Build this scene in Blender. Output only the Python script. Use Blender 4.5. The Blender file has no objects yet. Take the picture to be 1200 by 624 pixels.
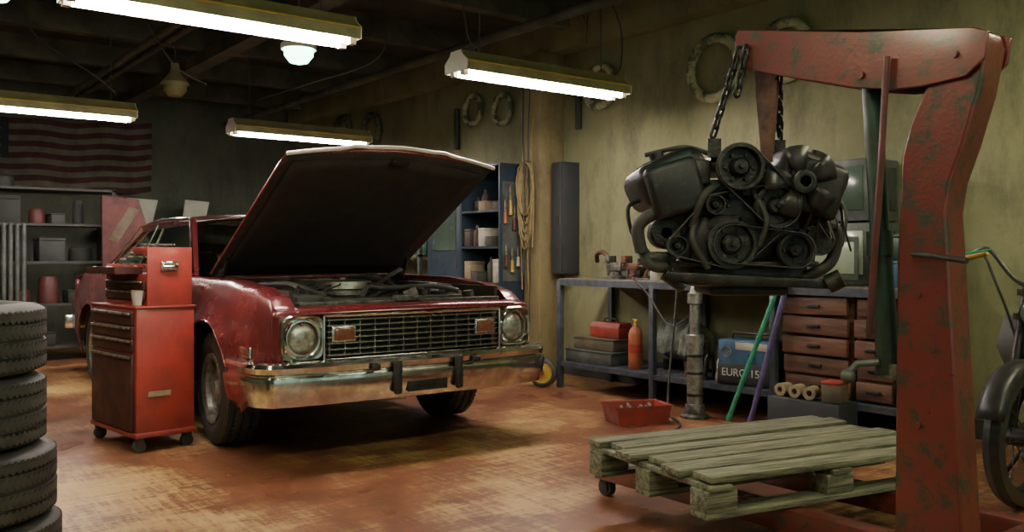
import bpy, bmesh, math, random
from mathutils import Vector, Matrix, Euler
R = random.Random(7)
SC = bpy.context.scene
COL = SC.collection
pi = math.pi
rad = math.radians

# ------------------------------------------------------------------ materials
def mat(name, c1, c2=None, rough=.5, metal=0., scale=6., bump=0., lo=.4, hi=.6, coat=0., stretch=(1,1,1), bscale=None, detail=6, rvar=.15, bdist=.01, nrough=.65):
    m = bpy.data.materials.new(name); m.use_nodes = True
    nt = m.node_tree; N = nt.nodes; L = nt.links
    p = N['Principled BSDF']
    p.inputs['Roughness'].default_value = rough
    p.inputs['Metallic'].default_value = metal
    p.inputs['Coat Weight'].default_value = coat
    p.inputs['Coat Roughness'].default_value = .12
    c2 = c2 or tuple(v*.6 for v in c1)
    tc = N.new('ShaderNodeTexCoord'); mp = N.new('ShaderNodeMapping'); mp.inputs['Scale'].default_value = stretch
    L.new(tc.outputs['Object'], mp.inputs['Vector'])
    no = N.new('ShaderNodeTexNoise'); no.inputs['Scale'].default_value = scale; no.inputs['Detail'].default_value = detail
    no.inputs['Roughness'].default_value = nrough
    L.new(mp.outputs[0], no.inputs['Vector'])
    cr = N.new('ShaderNodeValToRGB')
    cr.color_ramp.elements[0].position = lo; cr.color_ramp.elements[0].color = (*c1, 1)
    cr.color_ramp.elements[1].position = hi; cr.color_ramp.elements[1].color = (*c2, 1)
    L.new(no.outputs['Fac'], cr.inputs[0]); L.new(cr.outputs[0], p.inputs['Base Color'])
    mr = N.new('ShaderNodeMapRange'); mr.inputs['From Min'].default_value = .3; mr.inputs['From Max'].default_value = .7
    mr.inputs['To Min'].default_value = max(.02, rough-rvar*.5); mr.inputs['To Max'].default_value = min(1, rough+rvar)
    L.new(no.outputs['Fac'], mr.inputs['Value']); L.new(mr.outputs[0], p.inputs['Roughness'])
    if bump:
        n2 = N.new('ShaderNodeTexNoise'); n2.inputs['Scale'].default_value = bscale or scale*5; n2.inputs['Detail'].default_value = 4
        L.new(mp.outputs[0], n2.inputs['Vector'])
        b = N.new('ShaderNodeBump'); b.inputs['Strength'].default_value = bump; b.inputs['Distance'].default_value = bdist
        L.new(n2.outputs['Fac'], b.inputs['Height']); L.new(b.outputs[0], p.inputs['Normal'])
    return m

def emit(name, col, s):
    m = bpy.data.materials.new(name); m.use_nodes = True
    p = m.node_tree.nodes['Principled BSDF']
    p.inputs['Base Color'].default_value = (*col, 1)
    p.inputs['Emission Color'].default_value = (*col, 1); p.inputs['Emission Strength'].default_value = s
    return m

def glass(name, tint=(.62, .68, .6)):
    m = bpy.data.materials.new(name); m.use_nodes = True
    nt = m.node_tree; N = nt.nodes; L = nt.links
    N.remove(N['Principled BSDF']); out = N['Material Output']
    t = N.new('ShaderNodeBsdfTransparent'); t.inputs[0].default_value = (*tint, 1)
    g = N.new('ShaderNodeBsdfGlossy'); g.inputs['Roughness'].default_value = .08; g.inputs[0].default_value = (.85, .95, .85, 1)
    f = N.new('ShaderNodeFresnel'); f.inputs[0].default_value = 2.8
    mx = N.new('ShaderNodeMixShader')
    L.new(f.outputs[0], mx.inputs[0]); L.new(t.outputs[0], mx.inputs[1]); L.new(g.outputs[0], mx.inputs[2]); L.new(mx.outputs[0], out.inputs[0])
    return m

M = {}
M['carred'] = mat('car_maroon_paint', (.19, .028, .03), (.12, .02, .024), .25, .3, 3, coat=.8)
M['chrome'] = mat('chrome', (.80, .80, .78), (.5, .49, .46), .12, 1, 9)
M['alu'] = mat('dull_aluminium', (.46, .46, .42), (.2, .2, .175), .34, .8, 14, bump=.1)
M['castal'] = mat('cast_dirty_metal', (.16, .158, .14), (.05, .048, .043), .48, .55, 18, bump=.3)
M['engmetal'] = mat('oily_dark_metal', (.035, .034, .031), (.12, .118, .105), .34, .6, 22, bump=.35, lo=.52, hi=.76)
M['blackmetal'] = mat('black_greasy_metal', (.018, .018, .017), (.045, .043, .039), .38, .4, 16, bump=.2)
M['blackplastic'] = mat('black_plastic', (.018, .019, .019), (.032, .031, .03), .36, 0, 20)
M['enginecover'] = mat('speckled_black_cover', (.013, .013, .013), (.05, .049, .045), .38, .1, 60, bump=.15, lo=.54, hi=.78)
M['rubber'] = mat('rubber', (.028, .029, .028), (.05, .05, .045), .58, 0, 9, bump=.12)
M['liner'] = mat('hood_liner', (.020, .018, .016), (.036, .03, .026), .9, 0, 10, bump=.3)
M['bay'] = mat('engine_bay_dark', (.035, .028, .025), (.085, .062, .05), .6, .3, 10, bump=.2)
M['grille'] = mat('grille_metal', (.62, .61, .57), (.38, .37, .34), .25, .85, 9)
M['amber'] = mat('amber_lens', (.22, .085, .05), (.15, .05, .03), .2, 0, 9, coat=.5)
M['headlens'] = mat('headlamp_glass', (.5, .52, .46), (.25, .26, .22), .1, .5, 30, coat=.8, bump=.2)
M['glass'] = glass('car_glass')
M['seat'] = mat('black_vinyl', (.045, .04, .036), None, .5, 0, 8)
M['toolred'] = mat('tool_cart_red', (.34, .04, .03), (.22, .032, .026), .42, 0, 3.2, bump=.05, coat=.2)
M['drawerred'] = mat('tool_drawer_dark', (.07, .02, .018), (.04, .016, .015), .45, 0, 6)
M['darkred'] = mat('dark_faded_red', (.11, .028, .024), (.065, .021, .019), .5, 0, 7)
M['hoist'] = mat('worn_hoist_red', (.15, .030, .026), (.035, .045, .032), .32, .2, 13, bump=.12, lo=.50, hi=.60, coat=.5, detail=12, nrough=.75)
M['greenram'] = mat('green_ram_paint', (.022, .06, .042), (.02, .032, .024), .42, .1, 8, bump=.1)
M['wood'] = mat('pallet_wood', (.21, .215, .135), (.07, .072, .048), .8, 0, 4, bump=.5, stretch=(1, 14, 14), bscale=9, nrough=.75)
M['wood2'] = mat('brown_wood', (.16, .075, .042), (.075, .037, .024), .6, 0, 3, bump=.15, stretch=(1, 8, 8))
M['benchblue'] = mat('bench_blue_steel', (.07, .09, .115), (.04, .048, .06), .5, .2, 8, bump=.1)
M['benchtop'] = mat('bench_top', (.12, .11, .09), (.06, .055, .045), .6, 0, 8, bump=.2)
M['locker'] = mat('locker_blue', (.035, .062, .09), (.024, .038, .05), .4, .2, 5)
M['greymetal'] = mat('grey_metal_cabinet', (.11, .13, .118), (.065, .078, .07), .5, .3, 6)
M['darkgrey'] = mat('dark_grey', (.035, .04, .036), (.058, .06, .052), .6, 0, 6)
M['darkblue'] = mat('dark_blue_grey', (.025, .032, .038), (.035, .04, .042), .5, 0, 6)
M['white'] = mat('dirty_white', (.48, .47, .38), (.32, .31, .25), .5, 0, 7)
M['cloth'] = mat('pale_grey_cloth', (.30, .33, .31), (.18, .20, .19), .9, 0, 9, bump=.4)
M['pale'] = mat('pale_board', (.50, .55, .44), (.38, .42, .33), .6, 0, 5)
M['cream'] = mat('cream_card', (.30, .25, .145), (.22, .17, .10), .8, 0, 6)
M['yellow'] = mat('yellow_paint', (.50, .34, .05), (.36, .24, .04), .5, 0, 9)
M['orange'] = mat('orange_paint', (.40, .125, .05), (.26, .08, .035), .45, 0, 9)
M['redpl'] = mat('red_plastic', (.34, .045, .034), (.22, .034, .028), .4, 0, 9)
M['green'] = mat('green_paint', (.04, .32, .18), (.03, .22, .12), .35, 0, 9)
M['purple'] = mat('violet_paint', (.12, .10, .24), (.08, .065, .16), .35, 0, 9)
M['blue'] = mat('blue_plastic', (.05, .13, .24), (.035, .09, .16), .45, 0, 8)
M['bottlegreen'] = mat('green_bottle', (.06, .18, .10), (.035, .1, .06), .2, 0, 8)
M['gauge'] = mat('gauge_face', (.5, .5, .42), None, .3, 0, 5)
M['screen'] = mat('crt_screen', (.09, .14, .11), (.05, .08, .06), .15, 0, 2, coat=.6)
M['screenpale'] = mat('pale_screen', (.42, .46, .38), (.3, .34, .28), .2, 0, 2, coat=.6)
M['fix'] = mat('fixture_olive_enamel', (.25, .235, .10), (.18, .17, .075), .45, .1, 5)
M['fixwhite'] = mat('fixture_white', (.78, .72, .66), (.66, .6, .54), .35, 0, 5, coat=.4)
M['tube'] = emit('fluorescent_tube', (1, .85, .80), 105)
M['tube2'] = emit('fluorescent_tube_dim', (1, .94, .66), 62)  # tubes of the out-of-view fixtures, some of them added only as fill
M['bulbgreen'] = emit('green_bulb', (.36, 1, .62), 14)
M['rust'] = mat('rust_brown', (.14, .06, .035), (.06, .035, .025), .7, .2, 9, bump=.3)
M['rope'] = mat('banded_hose', (.36, .38, .22), (.08, .10, .065), .6, 0, 9, bump=.5, lo=.46, hi=.56)
M['rope2'] = mat('dark_banded_hose', (.12, .13, .09), (.045, .048, .038), .7, 0, 11, bump=.5, lo=.44, hi=.56)
M['cable'] = mat('tan_cable', (.34, .27, .11), (.22, .17, .07), .6, 0, 9)
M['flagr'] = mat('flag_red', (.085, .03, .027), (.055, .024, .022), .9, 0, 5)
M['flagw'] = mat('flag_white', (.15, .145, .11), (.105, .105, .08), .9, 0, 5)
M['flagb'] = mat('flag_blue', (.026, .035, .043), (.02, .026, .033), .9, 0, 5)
M['ink'] = mat('white_lettering', (.7, .7, .62), None, .6)
M['clutter'] = mat('steel_tools', (.38, .37, .32), (.13, .12, .105), .4, .7, 20)
for nm, a in (('dull_a', (.065, .07, .053)), ('dull_b', (.06, .046, .034)), ('dull_c', (.042, .052, .05)), ('dull_d', (.125, .105, .068)), ('dull_e', (.028, .034, .03))):
    M[nm] = mat(nm+'_box', a, None, .7, 0, 5)

def wallmat(name, a, b, c):
    m = mat(name, a, b, .75, 0, 1.1, bump=.25, bscale=14, lo=.35, hi=.68, detail=9, bdist=.02)
    nt = m.node_tree; N = nt.nodes; L = nt.links; p = N['Principled BSDF']
    base = [l for l in nt.links if l.to_socket == p.inputs['Base Color']][0].from_socket
    n = N.new('ShaderNodeTexNoise'); n.inputs['Scale'].default_value = 3.5; n.inputs['Detail'].default_value = 10; n.inputs['Roughness'].default_value = .8
    mp = N.new('ShaderNodeMapping'); mp.inputs['Scale'].default_value = (1, 1, .35)
    L.new(N['Texture Coordinate'].outputs['Object'], mp.inputs[0]); L.new(mp.outputs[0], n.inputs['Vector'])
    r = N.new('ShaderNodeValToRGB'); r.color_ramp.elements[0].position = .48; r.color_ramp.elements[1].position = .68
    r.color_ramp.elements[0].color = (0, 0, 0, 1); r.color_ramp.elements[1].color = (.8, .8, .8, 1)
    L.new(n.outputs['Fac'], r.inputs[0])
    mx = N.new('ShaderNodeMix'); mx.data_type = 'RGBA'
    L.new(r.outputs[0], mx.inputs[0]); L.new(base, mx.inputs[6]); mx.inputs[7].default_value = (*c, 1)
    L.new(mx.outputs[2], p.inputs['Base Color'])
    return m
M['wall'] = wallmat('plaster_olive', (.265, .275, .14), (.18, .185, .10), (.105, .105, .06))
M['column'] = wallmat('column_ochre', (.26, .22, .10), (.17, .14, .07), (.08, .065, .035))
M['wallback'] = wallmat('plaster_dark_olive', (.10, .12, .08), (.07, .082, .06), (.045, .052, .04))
M['ceil'] = mat('ceiling_dark', (.05, .056, .044), (.03, .034, .028), .9, 0, 2, bump=.2)
M['beam'] = mat('ceiling_beam', (.10, .108, .075), (.055, .06, .045), .8, 0, 3, bump=.2)

def floormat():
    m = bpy.data.materials.new('worn_red_floor'); m.use_nodes = True
    nt = m.node_tree; N = nt.nodes; L = nt.links; p = N['Principled BSDF']
    tc = N.new('ShaderNodeTexCoord')
    def noise(scale, det, st, rotz=0, rg=.65):
        mp = N.new('ShaderNodeMapping'); mp.inputs['Scale'].default_value = st; mp.inputs['Rotation'].default_value = (0, 0, rotz)
        L.new(tc.outputs['Object'], mp.inputs[0])
        n = N.new('ShaderNodeTexNoise'); n.inputs['Scale'].default_value = scale; n.inputs['Detail'].default_value = det; n.inputs['Roughness'].default_value = rg
        L.new(mp.outputs[0], n.inputs['Vector']); return n.outputs['Fac']
    def ramp(f, a, b, ca=(0, 0, 0), cb=(1, 1, 1)):
        r = N.new('ShaderNodeValToRGB'); r.color_ramp.elements[0].position = a; r.color_ramp.elements[1].position = b
        r.color_ramp.elements[0].color = (*ca, 1); r.color_ramp.elements[1].color = (*cb, 1); L.new(f, r.inputs[0]); return r.outputs[0]
    def mix(f, a, b):
        x = N.new('ShaderNodeMix'); x.data_type = 'RGBA'
        for s, v in ((0, f), (6, a), (7, b)):
            if hasattr(v, 'node'): L.new(v, x.inputs[s])
            else: x.inputs[s].default_value = v if s == 0 else (*v, 1)
        return x.outputs[2]
    red = ramp(noise(3.5, 12, (1, 1, 1), 0, .75), .35, .65, (.25, .095, .048), (.12, .045, .028))
    big = noise(.7, 3, (1, 1, 1)); fine = noise(9, 14, (1, 1, 1), 0, .88); scr = noise(4, 14, (9, .7, 1), .5, .85)
    scr2 = noise(4, 14, (.7, 9, 1), .2, .85)
    def madd(a, k, c):
        x = N.new('ShaderNodeMath'); x.operation = 'MULTIPLY_ADD'; L.new(a, x.inputs[0]); x.inputs[1].default_value = k; L.new(c, x.inputs[2]); return x.outputs[0]
    s = madd(fine, .9, big); s = madd(scr, .75, s); s = madd(scr2, .7, s)   # mean ~1.67
    mr = N.new('ShaderNodeMapRange'); mr.inputs['From Min'].default_value = 1.66; mr.inputs['From Max'].default_value = 1.80; L.new(s, mr.inputs['Value'])
    tan = ramp(noise(9, 10, (1, 1, 1), 0, .8), .35, .65, (.62, .45, .17), (.38, .23, .09))
    c = mix(mr.outputs[0], red, tan)
    oil = ramp(noise(1.1, 8, (1, 1, 1), 1.2), .58, .74)
    c = mix(oil, c, (.085, .045, .03))
    sp = ramp(noise(60, 4, (1, 1, 1), 0, .8), .60, .68)
    c = mix(sp, c, (.09, .055, .035))
    L.new(c, p.inputs['Base Color'])
    r = N.new('ShaderNodeMapRange'); r.inputs['From Min'].default_value = .3; r.inputs['From Max'].default_value = .7; r.inputs['To Min'].default_value = .2; r.inputs['To Max'].default_value = .55
    L.new(big, r.inputs['Value']); L.new(r.outputs[0], p.inputs['Roughness'])
    b = N.new('ShaderNodeBump'); b.inputs['Strength'].default_value = .2; b.inputs['Distance'].default_value = .01
    L.new(fine, b.inputs['Height']); L.new(b.outputs[0], p.inputs['Normal'])
    return m
M['floor'] = floormat()

# ------------------------------------------------------------------ mesh builder
class B:
    def __init__(s): s.bm = bmesh.new(); s.mi = 0
    def _f(s):
        for f in s.bm.faces:
            if not f.tag: f.tag = True; f.material_index = s.mi
        return s
    def box(s, c, size, rot=(0, 0, 0), bev=0, seg=2):
        m = Matrix.Translation(c) @ Euler(rot).to_matrix().to_4x4() @ Matrix.Diagonal((*size, 1))
        r = bmesh.ops.create_cube(s.bm, size=1, matrix=m)
        if bev:
            ed = list({e for v in r['verts'] for e in v.link_edges})
            bmesh.ops.bevel(s.bm, geom=ed, offset=min(bev, min(size)*.45), segments=seg, affect='EDGES', profile=.5)
        return s._f()
    def rod(s, a, b, w, h, bev=0):
        a = Vector(a); b = Vector(b); d = b-a
        q = Vector((1, 0, 0)).rotation_difference(d.normalized())
        m = Matrix.Translation((a+b)/2) @ q.to_matrix().to_4x4() @ Matrix.Diagonal((d.length, w, h, 1))
        bmesh.ops.create_cube(s.bm, size=1, matrix=m); return s._f()
    def loft(s, loops, ring=True, cap0=False, cap1=False, closed=False):
        V = [[s.bm.verts.new(p) for p in lp] for lp in loops]
        n = len(V[0]); K = len(V)
        for i in range(K if closed else K-1):
            A = V[i]; Bv = V[(i+1) % K]
            for j in range(n if ring else n-1):
                try: s.bm.faces.new((A[j], A[(j+1) % n], Bv[(j+1) % n], Bv[j]))
                except ValueError: pass
        if cap0: s.bm.faces.new(V[0][::-1])
        if cap1: s.bm.faces.new(V[-1])
        return s._f()
    def lathe(s, prof, o=(0, 0, 0), ax=(0, 0, 1), seg=32, cap0=False, cap1=False, closed=False):
        q = Vector((0, 0, 1)).rotation_difference(Vector(ax).normalized()); o = Vector(o)
        loops = [[o + q @ Vector((max(r, 1e-4)*math.cos(2*pi*k/seg), max(r, 1e-4)*math.sin(2*pi*k/seg), h)) for k in range(seg)] for r, h in prof]
        return s.loft(loops, True, cap0, cap1, closed)
    def cyl(s, a, b, r, r2=None, seg=16):
        a = Vector(a); b = Vector(b); r2 = r if r2 is None else r2
        return s.lathe([(r, 0), (r2, (b-a).length)], a, b-a, seg, True, True)
    def ball(s, c, r, sc=(1, 1, 1), seg=16, rot=(0, 0, 0)):
        m = Matrix.Translation(c) @ Euler(rot).to_matrix().to_4x4() @ Matrix.Diagonal((*sc, 1))
        bmesh.ops.create_uvsphere(s.bm, u_segments=seg, v_segments=max(6, seg//2), radius=r, matrix=m); return s._f()
    def tube(s, pts, r, seg=8, closed=False, smooth=0):
        pts = [Vector(p) for p in pts]
        if smooth: pts = catmull(pts, smooth)
        n = len(pts); loops = []; up = None
        for i, p in enumerate(pts):
            if closed: t = pts[(i+1) % n]-pts[i-1]
            else: t = pts[min(i+1, n-1)]-pts[max(i-1, 0)]
            t.normalize()
            if up is None:
                up = Vector((0, 0, 1)) if abs(t.z) < .9 else Vector((1, 0, 0))
            up = (up - t*up.dot(t)).normalized(); sd = t.cross(up)
            loops.append([p + (up*math.cos(2*pi*k/seg) + sd*math.sin(2*pi*k/seg))*r for k in range(seg)])
        return s.loft(loops, True, not closed, not closed, closed)
    def prism(s, poly, a0, a1, plane='xz'):
        def P(u, v, w): return {'xz': (u, w, v), 'xy': (u, v, w), 'yz': (w, u, v)}[plane]
        return s.loft([[P(u, v, a0) for u, v in poly], [P(u, v, a1) for u, v in poly]], True, True, True)
    def grid(s, f, nu, nv):
        return s.loft([[f(i/nu, j/nv) for j in range(nv+1)] for i in range(nu+1)], False)
    def pieces(s, name, mats, parent=None, **kw):
        s.bm.verts.index_update(); seen = set(); out = []
        for v0 in list(s.bm.verts):
            if v0.index in seen: continue
            st = [v0]; seen.add(v0.index); comp = []
            while st:
                v = st.pop(); comp.append(v)
                for e in v.link_edges:
                    o = e.other_vert(v)
                    if o.index not in seen: seen.add(o.index); st.append(o)
            n = B(); mp = {v: n.bm.verts.new(v.co) for v in comp}
            for f in {f for v in comp for f in v.link_faces}: n.bm.faces.new([mp[v] for v in f.verts])
            out.append(n.obj(name, mats, parent, **kw))
        s.bm.free(); return out
    def obj(s, name, mats, parent=None, loc=(0, 0, 0), rot=(0, 0, 0), label=None, cat=None, group=None, kind=None, sharp=38, solid=0, bevel=0):
        bmesh.ops.recalc_face_normals(s.bm, faces=s.bm.faces)
        me = bpy.data.meshes.new(name); s.bm.to_mesh(me); s.bm.free()
        if not isinstance(mats, (list, tuple)): mats = [mats]
        for m in mats: me.materials.append(M[m] if isinstance(m, str) else m)
        for p in me.polygons: p.use_smooth = True
        me.set_sharp_from_angle(angle=rad(sharp))
        ob = bpy.data.objects.new(name, me); COL.objects.link(ob)
        ob.location = loc; ob.rotation_euler = rot
        if parent: ob.parent = parent
        if label: ob['label'] = label
        if cat: ob['category'] = cat
        if group: ob['group'] = group
        if kind: ob['kind'] = kind
        if solid:
            md = ob.modifiers.new('s', 'SOLIDIFY'); md.thickness = solid; md.offset = 0
        if bevel:
            md = ob.modifiers.new('b', 'BEVEL'); md.width = bevel; md.segments = 2; md.limit_method = 'ANGLE'
        return ob

def catmull(p, n):
    out = []
    for i in range(len(p)-1):
        a = p[max(i-1, 0)]; b = p[i]; c = p[i+1]; d = p[min(i+2, len(p)-1)]
        for k in range(n):
            t = k/n
            out.append(.5*((2*b)+(c-a)*t+(2*a-5*b+4*c-d)*t*t+(3*b-a-3*c+d)*t**3))
    out.append(p[-1]); return out

def thing(name, label, cat, loc=(0, 0, 0), rz=0, group=None, rot=None):
    e = bpy.data.objects.new(name, None); COL.objects.link(e); e.empty_display_size = .1
    e.location = loc; e.rotation_euler = rot or (0, 0, rz); e['label'] = label; e['category'] = cat
    if group: e['group'] = group
    return e

def text(body, size, loc, rot, m, parent, name='lettering', ext=.001):
    cu = bpy.data.curves.new(name, 'FONT'); cu.body = body; cu.size = size; cu.extrude = ext; cu.align_x = 'CENTER'; cu.align_y = 'CENTER'
    o = bpy.data.objects.new('tmp', cu); COL.objects.link(o)
    dg = bpy.context.evaluated_depsgraph_get(); dg.update()
    me = bpy.data.meshes.new_from_object(o.evaluated_get(dg)); bpy.data.objects.remove(o)
    me.materials.clear(); me.materials.append(M[m])
    ob = bpy.data.objects.new(name, me); COL.objects.link(ob); ob.location = loc; ob.rotation_euler = rot; ob.parent = parent
    return ob

def lerp(x, T):
    if x <= T[0][0]: return T[0][1]
    for (a, b), (c, d) in zip(T, T[1:]):
        if x <= c:
            t = (x-a)/(c-a); t = t*t*(3-2*t); return b+(d-b)*t
    return T[-1][1]

# ------------------------------------------------------------------ room
HC = 3.35; WR = 5.6; WB = -12.6
def struct(name, c, s, m, bev=0):
    return B().box((0, 0, 0), s, bev=bev).obj(name, m, loc=c, kind='structure')
struct('floor', (-4.8, 1.5, -.05), (15.8, 8.4, .1), 'floor')
struct('ceiling', (-4.8, 1.5, HC+.05), (15.8, 8.4, .1), 'ceil')
struct('wall_right', (-4.8, WR+.05, HC/2), (15.8, .1, HC), 'wall')
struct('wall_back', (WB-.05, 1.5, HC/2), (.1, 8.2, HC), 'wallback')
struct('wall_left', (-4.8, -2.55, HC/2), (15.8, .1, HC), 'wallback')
k = 0
for x in (-11.6, -10.2, -8.8, -7.4, -6.0, -4.6, -3.2, -1.8):
    k += 1; struct('trim_%d' % k, (x, 1.4, HC-.11), (.12, 7.6, .22), 'beam')
for y in (.2, 3.0):
    k += 1; struct('trim_%d' % k, (-5, y, HC-.28), (15, .16, .12), 'beam')
k += 1; struct('trim_%d' % k, (-4.8, WR-.09, HC-.16), (15.4, .18, .32), 'wall')
k += 1; struct('trim_%d' % k, (-6.6, WR-.15, (HC-.32)/2), (.24, .30, HC-.32), 'column', .01)
struct('baseboard_right', (-4.8, WR-.01, .06), (15.6, .02, .12), 'darkgrey')
for i, (y, z, r) in enumerate(((2.2, HC-.4, .03), (2.32, HC-.4, .03), (4.4, HC-.42, .04))):
    B().cyl((-12.3, y, z), (1, y, z), r, seg=10).obj('ceiling_pipe', 'beam', label='dark steel pipe running under the ceiling beams', cat='pipe', group='ceiling pipes')

# ------------------------------------------------------------------ light fixtures
def fixture(x, y0, z, L=1.5, tube='tube', label='hanging twin tube fluorescent fixture with olive metal housing, lit'):
    e = thing('fluorescent_light', label, 'ceiling light', (x, y0+L/2, z), group='hanging fluorescent fixtures')
    h = L/2
    outer = [(-.13, -.005), (-.135, .06), (-.075, .105), (-.06, .135), (.06, .135), (.075, .105), (.135, .06), (.13, -.005)]
    B().prism(outer+[(.122, -.005), (.122, .03), (.055, .058), (-.055, .058), (-.122, .03), (-.122, -.005)], -h, h).obj('housing', 'fix', e)
    b = B()
    for s in (-1, 1): b.prism(outer, s*h, s*(h+.006))
    b.pieces('end_cap', 'fixwhite', e)
    B().box((0, 0, .052), (.10, L-.02, .01)).obj('reflector', 'fixwhite', e)
    b = B()
    for sx in (-1, 1): b.box((sx*.137, 0, .055), (.006, L, .010))
    b.pieces('edge_strip', 'yellow', e)
    for sx in (-1, 1):
        B().cyl((sx*.060, -h+.045, -.004), (sx*.060, h-.045, -.004), .023, seg=12).obj('tube', tube, e)
    b = B()
    for sx in (-1, 1):
        for sy in (-1, 1): b.box((sx*.060, sy*(h-.022), .008), (.045, .036, .075))
    b.pieces('socket', 'white', e)
    b = B()
    for sy in (-.75, .75):
        b.cyl((0, sy*h, .13), (0, sy*h, HC-.22-z), .004, seg=6)
    b.pieces('hanging_wire', 'darkgrey', e)
    return e
fixture(-4.66, .90, 2.35)
fixture(-4.96, 3.34, 2.35)
fixture(-8.75, 3.2, 2.35)
fixture(-8.46, .70, 2.35)
fixture(-1.0, 3.6, 2.75, tube='tube2')
fixture(-.9, .2, 2.75, tube='tube2')
fixture(-3.2, -1.3, 2.75, tube='tube2')  # added out of view as fill light
fixture(1.0, 1.9, 2.75, tube='tube2')  # extra fill fixture, added behind the camera
fixture(-7.0, -1.3, 2.75, tube='tube2')  # another unseen fixture, added to brighten the left side

def pendant(x, y, z, lit=True):
    e = thing('pendant_lamp', 'small round pendant lamp with %s globe' % ('glowing greenish' if lit else 'unlit dusty'), 'lamp', (x, y, z), group='round pendant lamps')
    B().lathe([(.0, -.10), (.06, -.085), (.095, -.04), (.10, 0), (.085, .03)], seg=24).obj('globe', 'bulbgreen' if lit else 'fix', e)
    B().lathe([(.115, .0), (.12, .03), (.07, .09), (.04, .13), (.035, .2), (0, .2)], seg=24).obj('lamp_shade', 'white' if lit else 'fix', e)
    B().cyl((0, 0, .2), (0, 0, HC-z), .006, seg=6).obj('cord', 'darkgrey', e)
pendant(-5.63, 2.52, 2.50)
pendant(-8.1, 2.46, 2.62, False)
pendant(-5.75, .76, 2.64)
pendant(-1.95, 2.15, 2.38)
for p in ([(-7.2, 1.9, HC-.22), (-7.1, 1.95, 2.9), (-6.9, 2.1, 2.55), (-6.8, 2.3, 2.42)], [(-6.4, 3.6, HC-.2), (-6.3, 3.5, 2.7), (-7.2, 3.3, 2.6), (-8.3, 3.3, 2.62)],
          [(-5.6, 5.1, HC-.2), (-5.4, 4.9, 2.85), (-5.1, 4.6, 2.95), (-4.96, 4.1, HC-.25)], [(-8.3, 1.3, HC-.22), (-8.2, 1.4, 2.9), (-7.9, 1.75, 2.6), (-7.8, 1.9, 2.45)],
          [(-5.0, 4.75, HC-.2), (-5.05, 4.95, 2.9), (-5.0, 4.9, 2.6), (-4.97, 4.80, 2.5)], [(-5.0, 3.6, HC-.2), (-5.1, 3.5, 2.95), (-5.0, 3.45, 2.65), (-4.97, 3.5, 2.5)]):
    B().tube(p, .006, 6, smooth=8).obj('electric_cord', 'darkgrey', label='thin dark electric cord looping below the ceiling', cat='cord', group='ceiling cords')

# ------------------------------------------------------------------ tyres
def tire_builder(Rr=.33, w=.22, rim=.195, nb=64, th=.006):
    b = B()
    h = w/2
    prof = [(rim, -h*.75), (rim+.012, -h*.9), (Rr-.085, -h), (Rr-.078, -h*1.02), (Rr-.06, -h), (Rr-.035, -h*.97), (Rr-.012, -h*.88), (Rr-.004, -h*.8)]
    for g in (-.5, 0, .5):
        c = g*h
        prof += [(Rr-.004, c-.006), (Rr-.012, c-.005), (Rr-.012, c+.005), (Rr-.004, c+.006)]
    prof += [(Rr-.004, h*.8), (Rr-.012, h*.88), (Rr-.035, h*.97), (Rr-.06, h), (Rr-.078, h*1.02), (Rr-.085, h), (rim+.012, h*.9), (rim, h*.75)]
    prof += [(rim+.03, h*.7), (Rr-.05, h*.8), (Rr-.035, 0), (Rr-.05, -h*.8), (rim+.03, -h*.7)]
    b.lathe(prof, seg=64, closed=True)
    for i in range(nb):
        for j, c in enumerate((-.66, -.25, .25, .66)):
            a = 2*pi*(i+.5*(j % 2))/nb
            sk = .7*(1 if c > 0 else -1)
            m = Matrix.Rotation(a, 4, 'Z') @ Matrix.Translation((Rr-.004, 0, c*h)) @ Matrix.Rotation(sk, 4, 'X') @ Matrix.Diagonal((th, 2*pi*Rr/nb*.80, h*.34, 1))
            bmesh.ops.create_cube(b.bm, size=1, matrix=m)
    b._f()
    return b
tx, ty = -3.54, .32
t0 = None
for i, (dx, dy) in enumerate(((.02, .035), (.015, .02), (-.0, -.01), (.0, -.01))):
    if t0 is None: t0 = tire_builder(.315, .234, .2, 84, .0045).obj('tire', 'rubber'); o = t0
    else: o = t0.copy(); COL.objects.link(o)
    o.location = (tx+dx, ty+dy, .12+.240*i); o.rotation_euler = (0, 0, i*.7)
    o['label'] = 'used black rubber car tire stacked flat in a pile'; o['category'] = 'tire'; o['group'] = 'stacked tires'

# ------------------------------------------------------------------ CAR
car = thing('car', 'maroon vintage two-door coupe with its hood open', 'car', (-5.28, 2.68, 0))
FA, RA = 0.0, -2.88
AR = ((FA, .405), (RA, .385))
def zb(x):
    base = lerp(x, [(-4.05, .42), (-3.5, .30), (-3.2, .25), (.42, .25), (.6, .33), (.9, .36)])
    for c, r in AR:
        if abs(x-c) < r: base = max(base, .33+math.sqrt(max(r*r-(x-c)**2, 0)))
    return base
def ztop(x): return lerp(x, [(-4.1, .93), (-3.2, .985), (-2.2, .97), (-1.3, .955), (-.5, .96), (.1, .955), (.5, .925), (.72, .885), (.83, .825), (.89, .74)])
def wid(x): return lerp(x, [(-4.1, .80), (-3.4, .895), (-2.2, .905), (-.8, .90), (.2, .895), (.6, .88), (.78, .858), (.89, .80)])
def ybody(x, z):
    w = wid(x)
    y = w-.085*((z-.60)/.36)**2 if z > .6 else w-.05*((.6-z)/.36)**2
    y += .006*math.exp(-((z-.66)/.02)**2)
    for c, r in AR:
        d = math.hypot(x-c, z-.33)
        if z > .25: y += .026*math.exp(-((d-r)/.06)**2)
    return y
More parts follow.
